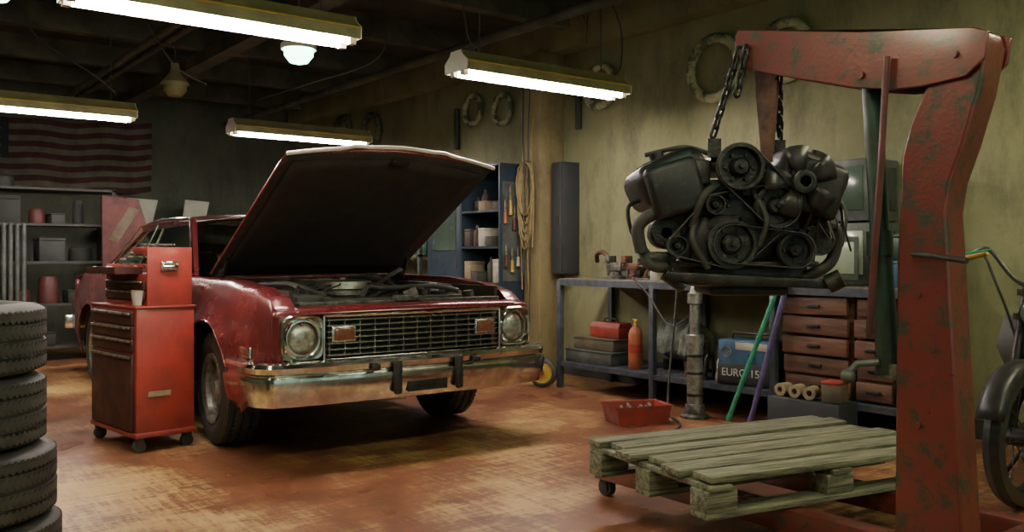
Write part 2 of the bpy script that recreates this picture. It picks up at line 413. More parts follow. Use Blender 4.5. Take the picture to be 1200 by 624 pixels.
def side(x0, x1, sgn, name, inner=.66):
    n = max(4, int(abs(x1-x0)/.03)); xs = [x0+(x1-x0)*i/n for i in range(n+1)]
    for c, r in AR:
        for e in (c-r+.0005, c-r+.004, c-r+.012, c+r-.012, c+r-.004, c+r-.0005):
            if x0 < e < x1: xs.append(e)
    xs = sorted(set(xs)); loops = []
    for x in xs:
        a, t = zb(x), ztop(x); lp = []
        for j in range(15):
            z = a+(t-a)*j/14; lp.append((x, sgn*ybody(x, z), z))
        yt = ybody(x, t)
        lp += [(x, sgn*(yt-.012), t+.012), (x, sgn*(yt-.035), t+.019), (x, sgn*(yt-.07), t+.022), (x, sgn*min(inner, yt-.08), t+.02), (x, sgn*min(inner-.004, yt-.085), t-.03)]
        loops.append(lp)
    b = B(); b.loft(loops, False)
    return b.obj(name, 'carred', car, sharp=50, solid=.006)
for sg in (-1, 1):
    side(-.70, .89, sg, 'fender', .705)
    side(-1.98, -.708, sg, 'door', .74)
    side(-4.05, -1.988, sg, 'quarter_panel', .70)
    for c in (FA, RA):
        b = B(); b.loft([[(c+.42*math.cos(a), sg*y, .33+.42*math.sin(a)) for a in [pi*k/16 for k in range(17)]] for y in (.52, .86)], False)
        b.loft([[(c+rr*math.cos(a), sg*.52, .33+rr*math.sin(a)) for a in [pi*k/16 for k in range(17)]] for rr in (.01, .42)], False)
        b.obj('wheel_well', 'bay', car)
        pts = []
        rr = dict(AR)[c]+.004
        for q in range(21):
            a = rad(10+160*q/20); x = c+rr*math.cos(a); z = .33+rr*math.sin(a); pts.append((x, sg*(ybody(x, z)+.003), z))
        B().tube(pts, .005, 6).obj('wheel_arch_trim', 'carred', car)
    B().box((-1.88, sg*.89, .82), (.12, .02, .025), bev=.006).obj('door_handle', 'chrome', car)
    B().rod((-.55, sg*.903, .66), (-.40, sg*.903, .66), .01, .02).obj('side_badge', 'chrome', car)
    B().box((.58, sg*.885, .60), (.13, .02, .045), bev=.008).obj('side_marker_light', 'amber', car)
    B().box((.58, sg*.881, .60), (.15, .02, .062), bev=.008).obj('marker_bezel', 'chrome', car)
    B().box((-1.45, sg*.845, .235), (2.1, .03, .05), bev=.01).obj('rocker_trim', 'chrome', car)
B().box((-1.95, 0, .32), (3.6, 1.4, .08)).obj('underbody', 'bay', car)
prof = [(.868, .795), (.882, .807), (.878, .824), (.86, .836), (.82, .845), (.78, .845), (.78, .835), (.83, .823), (.84, .795)]
ys = [-.84+1.68*i/28 for i in range(29)]
loops = []
for y in [-.71+1.42*i/28 for i in range(29)]:
    dx = .035*(1-(y/.84)**2); dz = .01*(1-(y/.84)**2)
    loops.append([(x+dx, y, z+dz) for x, z in prof])
b = B(); b.loft(loops, True, True, True); b.obj('header_panel', 'carred', car, sharp=50)
B().box((.80, 0, .67), (.06, 1.54, .24)).obj('grille_backing', 'blackplastic', car)
b = B()
for sg in (-1, 1): b.box((.835, sg*.695, .69), (.08, .285, .285), bev=.039, seg=5)
b.pieces('lamp_surround', 'carred', car)
prof = [(.83, .56), (.86, .50), (.855, .42), (.83, .35), (.78, .31), (.74, .31), (.78, .38), (.80, .56)]
b = B(); b.loft([[(x+.04*(1-(y/.84)**2), y*.97, z) for x, z in prof] for y in ys], True, True, True); b.obj('front_valance', 'carred', car, sharp=50)
for sg in (-1, 1):
    cx, cy, cz = .90, sg*.695, .688
    def loop(x, r, n):
        o = []
        for k in range(48):
            a = 2*pi*k/48; c, s_ = math.cos(a), math.sin(a)
            rr = r/((abs(c)**n+abs(s_)**n)**(1/n)); o.append((x, cy+rr*c, cz+rr*s_))
        return o
    b = B(); b.loft([loop(.84, .120, 5), loop(.896, .120, 5), loop(.905, .114, 5), loop(.903, .106, 3.5), loop(.885, .103, 2.4), loop(.882, .098, 2), loop(.900, .094, 2), loop(.900, .087, 2), loop(.86, .085, 2)]); b.obj('headlight_bezel', 'chrome', car, sharp=30)
    b = B(); b.lathe([(.0, .034), (.03, .032), (.06, .024), (.08, .01), (.086, -.005)], (.868, cy, cz), (1, 0, 0), 36); b.obj('headlight', 'headlens', car)
    B().box((.914, sg*.465, .70), (.02, .12, .066), bev=.01).obj('parking_light', 'amber', car)
    B().box((.905, sg*.465, .70), (.02, .145, .088), bev=.01).obj('parking_light_bezel', 'grille', car)
b = B()
for i in range(7):
    z = .588+.0315*i; b.loft([[(.882+.03*(1-(y/.84)**2)+dx, y, z+dz) for dx, dz in ((0, -.0055), (.013, -.002), (.013, .002), (0, .0055), (-.03, .005), (-.03, -.005))] for y in [-.56+1.12*i2/14 for i2 in range(15)]], True, True, True)
for i in range(13):
    y = -.54+1.08*i/12; b.box((.862+.03*(1-(y/.84)**2), y, .685), (.02, .004, .2))
b.obj('grille', 'grille', car)
b = B()
for z in (.564, .800):
    b.tube([(.885+.032*(1-(y/.84)**2), y, z) for y in [-.58+1.16*i/14 for i in range(15)]], .010, 8)
for y in (-.578, .578): b.tube([(.905, y, .564), (.905, y, .800)], .008, 8)
b.obj('grille_trim', 'chrome', car)
# bumper
path = [(.46, -.915), (.70, -.925), (.83, -.918), (.885, -.89), (.925, -.83), (.952, -.6), (.968, -.3), (.973, 0)]
path = path+[(x, -y) for x, y in path[-2::-1]]
P = catmull([Vector((x, y, 0)) for x, y in path], 5)
sec = [(-.05, .568), (.005, .570), (.030, .561), (.040, .542), (.034, .514), (.020, .503), (.020, .496), (.044, .489), (.048, .47), (.034, .39), (.020, .342), (.0, .335), (-.03, .34), (-.01, .40), (.01, .47), (.0, .54)]
loops = []
for i, p in enumerate(P):
    t = (P[min(i+1, len(P)-1)]-P[max(i-1, 0)]).normalized(); n = Vector((t.y, -t.x, 0))
    loops.append([(p.x+n.x*o, p.y+n.y*o, z) for o, z in sec])
b = B(); b.loft(loops, True, True, True); b.obj('front_bumper', 'chrome', car, sharp=30)
for sg in (-1, 1):
    B().box((1.028, sg*.20, .46), (.04, .045, .19), bev=.015).obj('bumper_guard', 'blackplastic', car)
    B().box((1.022, sg*.33, .52), (.016, .05, .035), bev=.006).obj('bumper_pad', 'blackplastic', car)
B().box((1.012, 0, .40), (.01, .26, .06), bev=.003).obj('plate_mount', 'blackmetal', car)
B().box((-4.04, 0, .68), (.06, 1.56, .46), bev=.02).obj('tail_panel', 'carred', car)
B().box((-4.13, 0, .50), (.12, 1.74, .15), bev=.03).obj('rear_bumper', 'chrome', car)
b = B(); b.grid(lambda u, v: (-4.05+.75*u, -.78+1.56*v, .955+.05*u-.03*(2*v-1)**2), 8, 10); b.obj('trunk_lid', 'carred', car, solid=.01)
b = B(); b.grid(lambda u, v: (-.76+.26*u+.05*(1-(2*v-1)**2), -.74+1.48*v, .965+.012*(1-(2*v-1)**2)), 4, 12); b.obj('cowl_panel', 'carred', car, solid=.02)
b = B()
b.tube([(-.62, -.35, 1.0), (-.70, -.1, 1.03), (-.76, .22, 1.06)], .006, 6); b.tube([(-.62, .25, 1.0), (-.70, .5, 1.03), (-.74, .66, 1.05)], .006, 6)
b.pieces('wiper', 'blackmetal', car)
WS0, WS1, RF1, RW = -.66, -1.20, -2.42, -3.30
ZR = 1.45
def roof(u, v):
    x = WS1+(RF1-WS1)*u; s = 2*v-1
    z = ZR-.012-.035*(2*u-1)**2-.045*s*s-.05*abs(s)**6
    return (x+.06*(1-s*s)*(1-2*u), s*.60, z)
b = B(); b.grid(roof, 16, 20); b.obj('roof', 'carred', car, solid=.02)
def pt(side_, which):
    return {'wb': (WS0, side_*.75, .975), 'wt': (WS1, side_*.585, ZR-.085), 'rt': (RF1, side_*.585, ZR-.11), 'rb': (RW, side_*.70, 1.0), 'qb': (-2.85, side_*.77, .985), 'qt': (-2.35, side_*.60, ZR-.11)}[which]
b = B(); b.grid(lambda u, v: tuple(Vector(pt(-1, 'wb')).lerp(Vector(pt(-1, 'wt')), u).lerp(Vector(pt(1, 'wb')).lerp(Vector(pt(1, 'wt')), u), v)+Vector((.10*(1-(2*v-1)**2), 0, .04*u*(1-(2*v-1)**2)))), 8, 14); b.obj('windshield', 'glass', car)
b = B(); b.grid(lambda u, v: tuple(Vector(pt(-1, 'rb')).lerp(Vector(pt(-1, 'rt')), u).lerp(Vector(pt(1, 'rb')).lerp(Vector(pt(1, 'rt')), u), v)+Vector((-.05*(1-(2*v-1)**2), 0, .05*u*(1-(2*v-1)**2)))), 8, 14); b.obj('rear_window', 'glass', car)
for sg in (-1, 1):
    b = B(); b.tube([pt(sg, 'wb'), pt(sg, 'wt')], .028, 8)
    b.tube([pt(sg, 'wt'), (-1.8, sg*.60, ZR-.075), pt(sg, 'qt')], .026, 8, smooth=5); b.obj('roof_pillar', 'carred', car)
    b = B(); b.loft([[pt(sg, 'qb'), pt(sg, 'rb'), pt(sg, 'rt'), pt(sg, 'qt')], [(x, y-sg*.03, z) for x, y, z in (pt(sg, 'qb'), pt(sg, 'rb'), pt(sg, 'rt'), pt(sg, 'qt'))]], True, True, True); b.obj('sail_panel', 'carred', car)
    b = B(); b.loft([[(WS0-.04, sg*.755, .98), (WS1-.02, sg*.595, ZR-.09)], [(-2.83, sg*.765, .985), (-2.36, sg*.60, ZR-.12)]], False); b.obj('side_window', 'glass', car)
    b = B(); b.tube([(WS0-.04, sg*.765, .985), (-1.7, sg*.775, .985), (-2.83, sg*.775, .99)], .008, 6)
    b.tube([(WS0, sg*.76, 1.0), (WS1, sg*.61, ZR-.06), (-1.8, sg*.625, ZR-.05), (-2.36, sg*.625, ZR-.09), (-2.84, sg*.78, .99)], .008, 6)
    b.tube([(-1.97, sg*.775, .99), (-1.93, sg*.61, ZR-.08)], .01, 6)
    b.obj('window_trim', 'chrome', car)
B().tube([pt(-1, 'wt'), (WS1+.10, 0, ZR-.045), pt(1, 'wt')], .011, 6, smooth=6).obj('windshield_trim', 'chrome', car)
B().box((-.95, 0, .84), (.4, 1.4, .2), bev=.05).obj('dashboard', 'seat', car)
b = B(); b.tube([(-1.22+.05*math.sin(a), .36+.18*math.cos(a), .95+.17*math.sin(a)) for a in [2*pi*k/24 for k in range(24)]], .012, 8, closed=True); b.rod((-1.22, .2, .95), (-1.22, .52, .95), .02, .02); b.cyl((-1.22, .36, .95), (-1.0, .36, .87), .025); b.obj('steering_wheel', 'seat', car)
for sy in (-.36, .36):
    b = B(); b.box((-1.75, sy, .60), (.5, .5, .18), bev=.05); b.box((-2.02, sy, .88), (.16, .5, .55), rot=(0, -.2, 0), bev=.06); b.obj('seat', 'seat', car)
b = B(); b.box((-2.75, 0, .62), (.5, 1.2, .2), bev=.05); b.box((-2.98, 0, .82), (.16, 1.2, .3), rot=(0, -.25, 0), bev=.05); b.obj('rear_seat', 'seat', car)
b = B(); b.tube([(-.80, -.87, 1.0), (-.80, -.93, 1.04)], .01, 6); b.box((-.80, -.96, 1.05), (.06, .12, .085), bev=.025); b.obj('side_mirror', 'chrome', car)
# hood
HX, HZ, HA = -.53, 1.005, rad(29.5)
HWD = .695
def hoodf(u, v, off=0., ins=0.):
    s = 2*v-1; y = s*(HWD-ins)
    Lh = 1.39+.085*(1-abs(s)**1.5)-ins
    x = ins+u*(Lh-ins)
    z = .035*(1-s*s)+.012*math.exp(-((abs(s)-.42)/.07)**2)-.015*max(0, (u-.9)/.1)**2
    return (x, y, z+off)
U21 = [i/20 for i in range(21)]; U33 = [i/32 for i in range(33)]
b = B(); b.grid(lambda u, v: hoodf(u, v), 20, 32)
for v_, s_ in ((0, 1), (1, -1)):
    b.loft([[hoodf(u, v_) for u in U21], [(hoodf(u, v_)[0], hoodf(u, v_)[1]+.005*s_, -.016) for u in U21]], False)
b.loft([[hoodf(1, v) for v in U33], [(hoodf(1, v)[0]-.005, hoodf(1, v)[1], -.018) for v in U33]], False)
hood = b.obj('hood', 'carred', car, loc=(HX, 0, HZ), rot=(0, -HA, 0), sharp=50, solid=.005)
b = B(); b.tube([(hoodf(1, v)[0]+.004, hoodf(1, v)[1], hoodf(1, v)[2]-.004) for v in U33], .012, 8); b.obj('hood_edge_highlight', 'fixwhite', hood)  # pale tube added to stand in for the highlight along the front edge
b = B(); b.grid(lambda u, v: (lambda p: (p[0], p[1], -.016))(hoodf(u, v, 0, .006)), 12, 20); b.obj('hood_inner_panel', 'liner', hood, solid=.006)
b = B(); b.grid(lambda u, v: (lambda p: (p[0], p[1], -.024-.008*math.sin(u*pi)*math.sin(v*pi)))(hoodf(u, v, 0, .06)), 12, 20); b.obj('hood_liner', 'liner', hood, solid=.006)
b = B(); b.box((1.40, 0, -.035), (.06, .12, .02), bev=.008); b.obj('hood_latch', 'blackmetal', hood)
for sg in (-1, 1):
    b = B(); b.rod((HX-.02, sg*.66, .93), (HX+.10, sg*.66, 1.03), .02, .035); b.rod((HX+.08, sg*.66, .90), (HX+.22, sg*.66, 1.10), .015, .03); b.cyl((HX+.06, sg*.66, .92), (HX+.16, sg*.66, 1.03), .018, seg=10)
    b.obj('hood_hinge', 'blackmetal', car)
# engine bay
b = B()
b.box((-.52, 0, .72), (.03, 1.36, .46)); b.box((.74, 0, .62), (.05, 1.36, .42))
for sg in (-1, 1):
    b.box((.10, sg*.685, .78), (1.25, .025, .30)); b.box((.08, sg*.60, .66), (1.2, .16, .03), rot=(sg*.25, 0, 0))
b.box((.08, 0, .42), (1.2, 1.0, .04))
b.obj('engine_bay', 'bay', car)
b = B(); b.box((.66, 0, .64), (.08, .85, .40), bev=.01); b.box((.66, 0, .86), (.10, .9, .045), bev=.012); b.cyl((.66, .2, .88), (.66, .2, .92), .035); b.obj('radiator', 'blackmetal', car)
b = B(); b.box((.76, 0, .858), (.05, 1.34, .02), bev=.004); b.box((.78, 0, .875), (.06, .16, .035), bev=.01); b.obj('radiator_support', 'castal', car)
b = B()
b.box((.05, 0, .62), (.62, .38, .34), bev=.03)
for sg in (-1, 1): b.box((.05, sg*.24, .80), (.58, .16, .11), rot=(sg*.55, 0, 0), bev=.03)
b.box((.02, 0, .80), (.45, .22, .06), bev=.02)
b.cyl((.40, 0, .60), (.46, 0, .60), .09); b.cyl((.36, .2, .76), (.44, .2, .76), .06); b.cyl((.36, -.22, .76), (.48, -.22, .76), .07)
b.obj('engine_block', 'castal', car)
B().lathe([(.0, .07), (.02, .068), (.025, .055), (.15, .055), (.185, .045), (.19, .0), (.16, -.01), (.16, -.04), (0, -.04)], (-.03, 0, .91), seg=36).obj('air_cleaner', 'alu', car)
b = B(); b.box((.46, -.50, .80), (.26, .18, .20), bev=.012); b.cyl((.40, -.50, .90), (.40, -.50, .925), .014); b.cyl((.52, -.50, .90), (.52, -.50, .925), .014); b.obj('car_battery', 'blackplastic', car)
b = B(); b.lathe([(.0, 0), (.12, .01), (.13, .04), (.13, .08), (.08, .12), (.03, .13), (.03, .22)], (-.48, .42, .86), (1, 0, 0), 24, cap1=True); b.box((-.30, .42, .91), (.16, .09, .07), bev=.015); b.obj('brake_booster', 'castal', car)
b = B()
for pts in ([(.62, .25, .86), (.5, .25, .92), (.35, .12, .90), (.22, 0, .82)], [(-.5, -.3, .88), (-.2, -.38, .95), (.1, -.36, .93), (.2, -.2, .86)],
            [(-.5, .1, .9), (-.3, .22, .97), (.0, .28, .95), (.25, .3, .9), (.5, .45, .88)], [(-.5, -.55, .9), (0, -.58, .94), (.3, -.52, .95), (.40, -.5, .93)], [(-.45, .55, .92), (0, .58, .93), (.4, .56, .92)], [(.6, -.2, .86), (.5, -.1, .93), (.42, .05, .92), (.5, .35, .93), (.58, .5, .9)],
            [(.0, .2, .9), (.1, .3, 1.0), (.0, .42, 1.02), (-.2, .5, .95)]):
    b.tube(pts, .016, 8, smooth=7)
for i in range(8):
    y = .14*(1 if i % 2 else -1); x = -.18+.15*(i//2); b.tube([(x, y*1.9, .84), (x+.02, y*2.1, .90), (x*.6, y*.8, .94), (-.12, y*.2, .95)], .006, 6, smooth=5)
b.pieces('engine_hose', 'rubber', car)
b = B()
for i in range(40):
    x = R.uniform(-.4, .62); y = R.choice((-1, 1))*R.uniform(.2, .62)
    b.box((x, y, R.uniform(.80, .885)), (R.uniform(.03, .1), R.uniform(.03, .09), R.uniform(.03, .07)), rot=(R.uniform(-.4, .4), R.uniform(-.4, .4), R.uniform(0, 3)))
b.pieces('engine_bracket', 'castal', car)
b = B(); b.cyl((-.40, -.42, .86), (-.40, -.42, .94), .045); b.cyl((.2, .56, .80), (.2, .56, .94), .035); b.pieces('reservoir', 'white', car)
def rimmesh(sg):
    b = B()
    b.lathe([(.20, -.10), (.195, -.09), (.18, -.085), (.175, -.02), (.178, .07), (.195, .085), (.207, .09), (.207, .104), (.19, .104), (.172, .088), (.165, .03)], (0, 0, 0), (0, sg, 0), 40)
    for i in range(5):
        a = 2*pi*i/5+.3; c, s_ = math.cos(a), math.sin(a)
        b.rod((.05*c, sg*.05, .05*s_), (.172*c, sg*.04, .172*s_), .03, .085)
    b.lathe([(.0, .085), (.035, .085), (.045, .07), (.06, .06), (.065, .03), (.065, .0)], (0, 0, 0), (0, sg, 0), 24)
    return b
for (wx, sg) in ((FA, -1), (FA, 1), (RA, -1), (RA, 1)):
    w = bpy.data.objects.new('wheel', None); COL.objects.link(w); w.parent = car; w.location = (wx, sg*.765, .336)
    if wx == FA: w.rotation_euler = (0, 0, rad(-4))
    tire_builder(.33, .22, .20, 60).obj('tire', 'rubber', w, rot=(pi/2, 0, 0))
    rimmesh(sg).obj('rim', 'alu', w)
    B().lathe([(.165, 0), (.03, -.0), (.0, 0)], (0, 0, 0), (0, sg, 0), 32).obj('brake_drum', 'bay', w)

# ------------------------------------------------------------------ TOOL CART
TX, TY, TR = -5.64, 1.52, 7.5
tc = thing('tool_cart', 'red two-tier rolling metal tool chest full of tools', 'tool chest', (TX, TY, 0), rad(TR))
B().box((0, 0, .46), (.66, .34, .72), bev=.006).obj('cabinet_body', 'toolred', tc)
b = B(); b.box((0, .0, .825), (.68, .355, .014), bev=.004); b.box((0, -.0, .10), (.68, .36, .03), bev=.006); b.pieces('cabinet_edge', 'toolred', tc)
for i, (z, h) in enumerate(((.765, .075), (.685, .07), (.61, .07))):
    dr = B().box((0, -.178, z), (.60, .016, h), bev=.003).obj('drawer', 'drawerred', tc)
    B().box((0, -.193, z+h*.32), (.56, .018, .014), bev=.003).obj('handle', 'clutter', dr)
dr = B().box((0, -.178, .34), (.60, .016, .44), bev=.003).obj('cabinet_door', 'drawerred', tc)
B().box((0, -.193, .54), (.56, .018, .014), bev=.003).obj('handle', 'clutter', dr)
b = B()
b.box((0, .035, .845), (.60, .265, .03), bev=.003); b.box((.296, .035, 1.0), (.012, .265, .34), bev=.003); b.box((-.296, .035, .95), (.012, .265, .24), bev=.003)
b.box((0, .162, 1.0), (.60, .012, .34)); b.box((0, .035, .935), (.58, .25, .16), bev=.003); b.box((.20, .035, 1.15), (.20, .265, .04), bev=.004)
b.obj('top_chest', 'toolred', tc)
for z in (.89, .95):
    dr = B().box((-.0, -.105, z), (.56, .014, .05), bev=.003).obj('drawer', 'drawerred', tc)
    B().box((0, -.116, z+.018), (.52, .014, .01), bev=.002).obj('handle', 'clutter', dr)
b = B(); b.box((-.05, -.15, 1.02), (.44, .16, .012)); b.box((-.05, -.228, 1.035), (.44, .008, .04)); b.box((-.27, -.15, 1.035), (.008, .16, .04)); b.box((.17, -.15, 1.035), (.008, .16, .04)); b.obj('open_tray', 'drawerred', tc)
b = B(); b.box((.305, .03, 1.06), (.012, .10, .06), bev=.004); b.tube([(.31, -.015, 1.075), (.33, -.01, 1.06), (.33, .07, 1.06), (.31, .075, 1.075)], .005, 6); b.obj('side_handle', 'chrome', tc, label='chrome side carrying handle')
B().box((.333, -.04, .33), (.004, .13, .03)).obj('sticker', 'cream', tc, label='small worn pale sticker')
for sx in (-1, 1):
    for sy in (-1, 1):
        b = B(); b.box((sx*.29, sy*.14, .075), (.05, .04, .03)); b.box((sx*.29-.022, sy*.14, .05), (.004, .03, .05)); b.box((sx*.29+.022, sy*.14, .05), (.004, .03, .05)); b.cyl((sx*.29-.015, sy*.14, .035), (sx*.29+.015, sy*.14, .035), .035, seg=20); b.obj('caster', 'rubber', tc)
def hand_tool(kind, loc, rz, tilt=0, col='clutter', Ln=.2):
    e = thing(kind, {'screwdriver': 'small screwdriver with coloured handle lying among tools', 'wrench': 'steel wrench lying among other tools', 'ratchet': 'steel ratchet handle lying among tools'}[kind], 'tool', loc, group='loose hand tools', rot=(0, tilt, rz))
    if kind == 'screwdriver':
        B().lathe([(0, 0), (.012, .005), (.015, .03), (.012, .08), (.007, .09)], (0, 0, .015), (1, 0, 0), 12).obj('handle', col, e)
        B().cyl((.09, 0, .015), (Ln, 0, .015), .004, seg=8).obj('shaft', 'clutter', e)
    else:
        b = B(); b.box((Ln/2, 0, .012), (Ln, .014, .008), bev=.002); b.lathe([(.022, -.006), (.022, .006), (.011, .006), (.011, -.006)], (0, 0, .012), seg=16, closed=True); b.box((Ln+.01, .012, .012), (.03, .01, .01)); b.box((Ln+.01, -.012, .012), (.03, .01, .01)); b.obj('wrench_body' if kind == 'wrench' else 'ratchet_body', 'clutter', e)
ca, sa = math.cos(rad(TR)), math.sin(rad(TR))
def tcw(x, y, z): return (TX+x*ca-y*sa, TY+x*sa+y*ca, z)
for i in range(10):
    hand_tool(R.choice(['screwdriver', 'wrench', 'ratchet']), tcw(R.uniform(-.26, -.1), R.uniform(-.06, .1), 1.018+.014*i), R.uniform(-.7, .7), 0, R.choice(['redpl', 'yellow', 'blackplastic', 'orange']), R.uniform(.14, .2))
for i in range(5):
    hand_tool(R.choice(['screwdriver', 'wrench']), tcw(R.uniform(-.24, -.1), -.20+.025*i, 1.028), R.uniform(-.05, .05), 0, R.choice(['redpl', 'yellow', 'white']), .17)
for i in range(3):
    hand_tool('wrench', tcw(.13, -.04+.06*i, 1.174), R.uniform(-.3, .2), 0, 'redpl', .12)
B().lathe([(0, .002), (.024, 0), (.034, .085), (.036, .087), (.032, .085), (.023, .006), (0, .006)], seg=24).obj('paper_cup', 'white', loc=tcw(.26, -.138, .835), label='white disposable coffee cup standing on tool chest ledge', cat='cup')

# ------------------------------------------------------------------ HOIST
hy = 2.72
ho = thing('engine_hoist', 'worn red steel engine hoist with green hydraulic ram', 'engine hoist', (-1.36, hy, 0))
def hx(x): return x+1.36
mast = [(-1.50, .16), (-1.49, 1.10), (-1.475, 1.43), (-1.45, 1.52), (-1.395, 1.64), (-1.385, 1.72), (-1.36, 1.79), (-1.26, 1.79), (-1.228, 1.772), (-1.215, 1.73), (-1.24, 1.60), (-1.285, 1.45), (-1.325, 1.34), (-1.34, 1.25), (-1.33, 1.1), (-1.28, .16)]
B().prism([(hx(x), z) for x, z in mast], -.06, .06).obj('mast', 'hoist', ho, bevel=.008)
boom = [(-2.09, 1.945), (-2.105, 1.92), (-2.10, 1.825), (-2.07, 1.80), (-1.90, 1.745), (-1.63, 1.665), (-1.50, 1.64), (-1.40, 1.635), (-1.27, 1.645), (-1.215, 1.69), (-1.205, 1.765), (-1.25, 1.785), (-1.6, 1.84)]
b = B()
for y in (-.077, .065): b.prism([(hx(x), z) for x, z in boom], y, y+.012)
b.loft([[(hx(-2.09), y, 1.942) for y in (-.065, .065)], [(hx(-1.24), y, 1.782) for y in (-.065, .065)]], False)
b.obj('boom', 'hoist', ho, bevel=.003)
b = B()
for x, z in ((-2.05, 1.87), (-1.30, 1.715), (-1.60, 1.70)):
    b.cyl((hx(x), -.088, z), (hx(x), .088, z), .012, seg=10)
for z in (.6, 1.0): b.cyl((hx(-1.42), -.068, z), (hx(-1.42), -.056, z), .010, seg=6)
b.pieces('pivot_bolt', 'hoist', ho)
b = B(); b.cyl((hx(-1.58), 0, 1.12), (hx(-1.555), 0, .80), .036, seg=20); b.cyl((hx(-1.58), 0, 1.12), (hx(-1.583), 0, 1.20), .041, seg=20); b.cyl((hx(-1.555), 0, .80), (hx(-1.55), 0, .74), .041, seg=20)
b.cyl((hx(-1.61), 0, 1.68), (hx(-1.58), 0, 1.16), .031, seg=16)
b.obj('hydraulic_ram', 'greenram', ho)
b = B(); b.box((hx(-1.52), 0, .75), (.10, .07, .05)); b.obj('ram_bracket', 'castal', ho)
B().tube([(hx(-1.50), -.10, 1.74), (hx(-1.52), -.10, 1.4), (hx(-1.55), -.09, 1.1), (hx(-1.57), -.085, .86)], .011, 8).obj('pump_handle', 'darkred', ho)
b = B(); b.tube([(hx(-1.56), -.04, .78), (hx(-1.62), -.07, .77), (hx(-1.64), -.09, .74)], .012, 8); b.ball((hx(-1.64), -.09, .73), .024); b.obj('release_valve', 'greymetal', ho)
B().tube([(hx(-1.43), -.075, 1.125), (hx(-1.36), -.10, 1.12), (hx(-1.24), -.13, 1.105)], .009, 8).obj('cross_lever', 'blackmetal', ho)
b = B(); b.box((hx(-1.36), .32, .115), (.14, 1.05, .10), bev=.008); b.box((hx(-2.2), .18, .125), (1.78, .09, .09), bev=.006); b.box((hx(-2.2), .72, .125), (1.78, .09, .09), bev=.006)
b.rod((hx(-1.36), .12, .17), (hx(-1.36), .06, .5), .06, .01)
b.obj('base_frame', 'hoist', ho)
for x, y in ((-3.05, .18), (-3.05, .72), (-1.36, -.15), (-1.36, .80)):
    b = B(); b.cyl((hx(x), y-.018, .04), (hx(x), y+.018, .04), .04, seg=20); b.box((hx(x), y-.024, .055), (.045, .005, .06)); b.box((hx(x), y+.024, .055), (.045, .005, .06)); b.obj('caster', 'rubber', ho)
B().prism([(-.05, .0), (-.045, -.12), (-.02, -.36), (.02, -.36), (.045, -.12), (.05, 0)], -.006, .006).obj('hanger_plate', 'rust', ho, loc=(hx(-2.02), 0, 1.82))

def chain(p1, p2, label, ll=.048, th=.006, w=.018):
    p1 = Vector(p1); p2 = Vector(p2); n = int((p2-p1).length/(ll*.72)); b = B()
    d = (p2-p1).normalized(); s1 = d.cross(Vector((.3, .9, .2))).normalized(); s2 = d.cross(s1)
    for i in range(n):
        c = p1.lerp(p2, (i+.5)/n); s = s1 if i % 2 else s2; pts = []
        for k in range(12):
            a = 2*pi*k/12; ca_, sa_ = math.cos(a), math.sin(a)
            pts.append(c+d*(ca_*w*.5+(ll*.5-w*.5)*(1 if ca_ > 0 else -1))+s*sa_*w*.62)
        b.tube(pts, th, 6, closed=True)
    return b.obj('chain', 'blackmetal', label=label, cat='chain', group='hoist chains')
# ------------------------------------------------------------------ HANGING ENGINE
EX, EY, EZ = -2.20, 2.76, 1.275
ey = rad(52.5)
en = thing('car_engine', 'greasy black V engine with belts and pulleys, hanging on chains', 'engine', (EX, EY, EZ), ey)
b = B()
b.box((0, .10, -.02), (.40, .38, .30), bev=.02)
b.box((-.0, -.10, -.04), (.46, .05, .28), bev=.03)
b.box((-.10, -.11, -.10), (.20, .06, .2), bev=.03)
for sg in (-1, 1):
    b.box((sg*.20, .10, .06), (.22, .44, .18), rot=(0, sg*.6, 0), bev=.02)
b.obj('engine_block', 'blackmetal', en)
for sg in (-1, 1):
    b = B()
    b.box((sg*.255, .06, .135), (.27, .44, .17), rot=(0, sg*.42, 0), bev=.055, seg=4)
    b.box((sg*.255, -.165, .09), (.20, .06, .20), rot=(0, sg*.3, 0), bev=.028, seg=3)
    for i in range(4): b.box((sg*.285, -.06+.09*i, .215), (.16, .012, .012), rot=(0, sg*.42, 0))
    b.cyl((sg*.29, -.04, .19), (sg*.31, -.04, .235), .028, seg=14)
    b.obj('valve_cover', 'enginecover', en)
b = B()
b.lathe([(.0, 0), (.03, 0), (.04, .02), (.04, .05), (.02, .06)], (.19, -.195, .11), (0, -1, 0), 20)
for i in range(5):
    a = rad(-70+72*i)
    b.loft([[(.19+.03*math.cos(a+d), -.205-.012*d, .11+.03*math.sin(a+d)) for d in (0, .3, .6, .9)], [(.19+.085*math.cos(a+d), -.20-.02*d, .11+.085*math.sin(a+d)) for d in (0, .3, .6, .9)], [(.19+.135*math.cos(a+d), -.19-.03*d, .11+.135*math.sin(a+d)) for d in (.05, .3, .6, .8)]], False)
b.obj('cooling_fan', 'blackplastic', en, solid=.004)
def pulley(x, z, r, y, m='engmetal', holes=0, w=.035):
    b = B()
    pr = [(r*.86, .0), (r*.9, .004)]
    for i in range(4): pr += [(r, .004+w*(i+.1)/4), (r*.93, .004+w*(i+.5)/4)]
    pr += [(r, w), (r, w+.004), (r*.86, w+.004), (r*.80, w*.35), (r*.45, w*.3), (r*.40, w*.9), (r*.3, w*1.1), (r*.12, w*1.1), (r*.1, w*1.5), (0, w*1.5)]
    b.lathe(pr, (x, y, z), (0, -1, 0), 36)
    for i in range(holes):
        a = 2*pi*i/holes; b.cyl((x+r*.6*math.cos(a), y-w*.2, z+r*.6*math.sin(a)), (x+r*.6*math.cos(a), y-w*.55, z+r*.6*math.sin(a)), r*.09, seg=8)
    b.obj('pulley', m, en)
pulley(-.03, .165, .083, -.17, 'engmetal', 6, .05)
pulley(.107, .026, .078, -.16, 'blackmetal', 5)
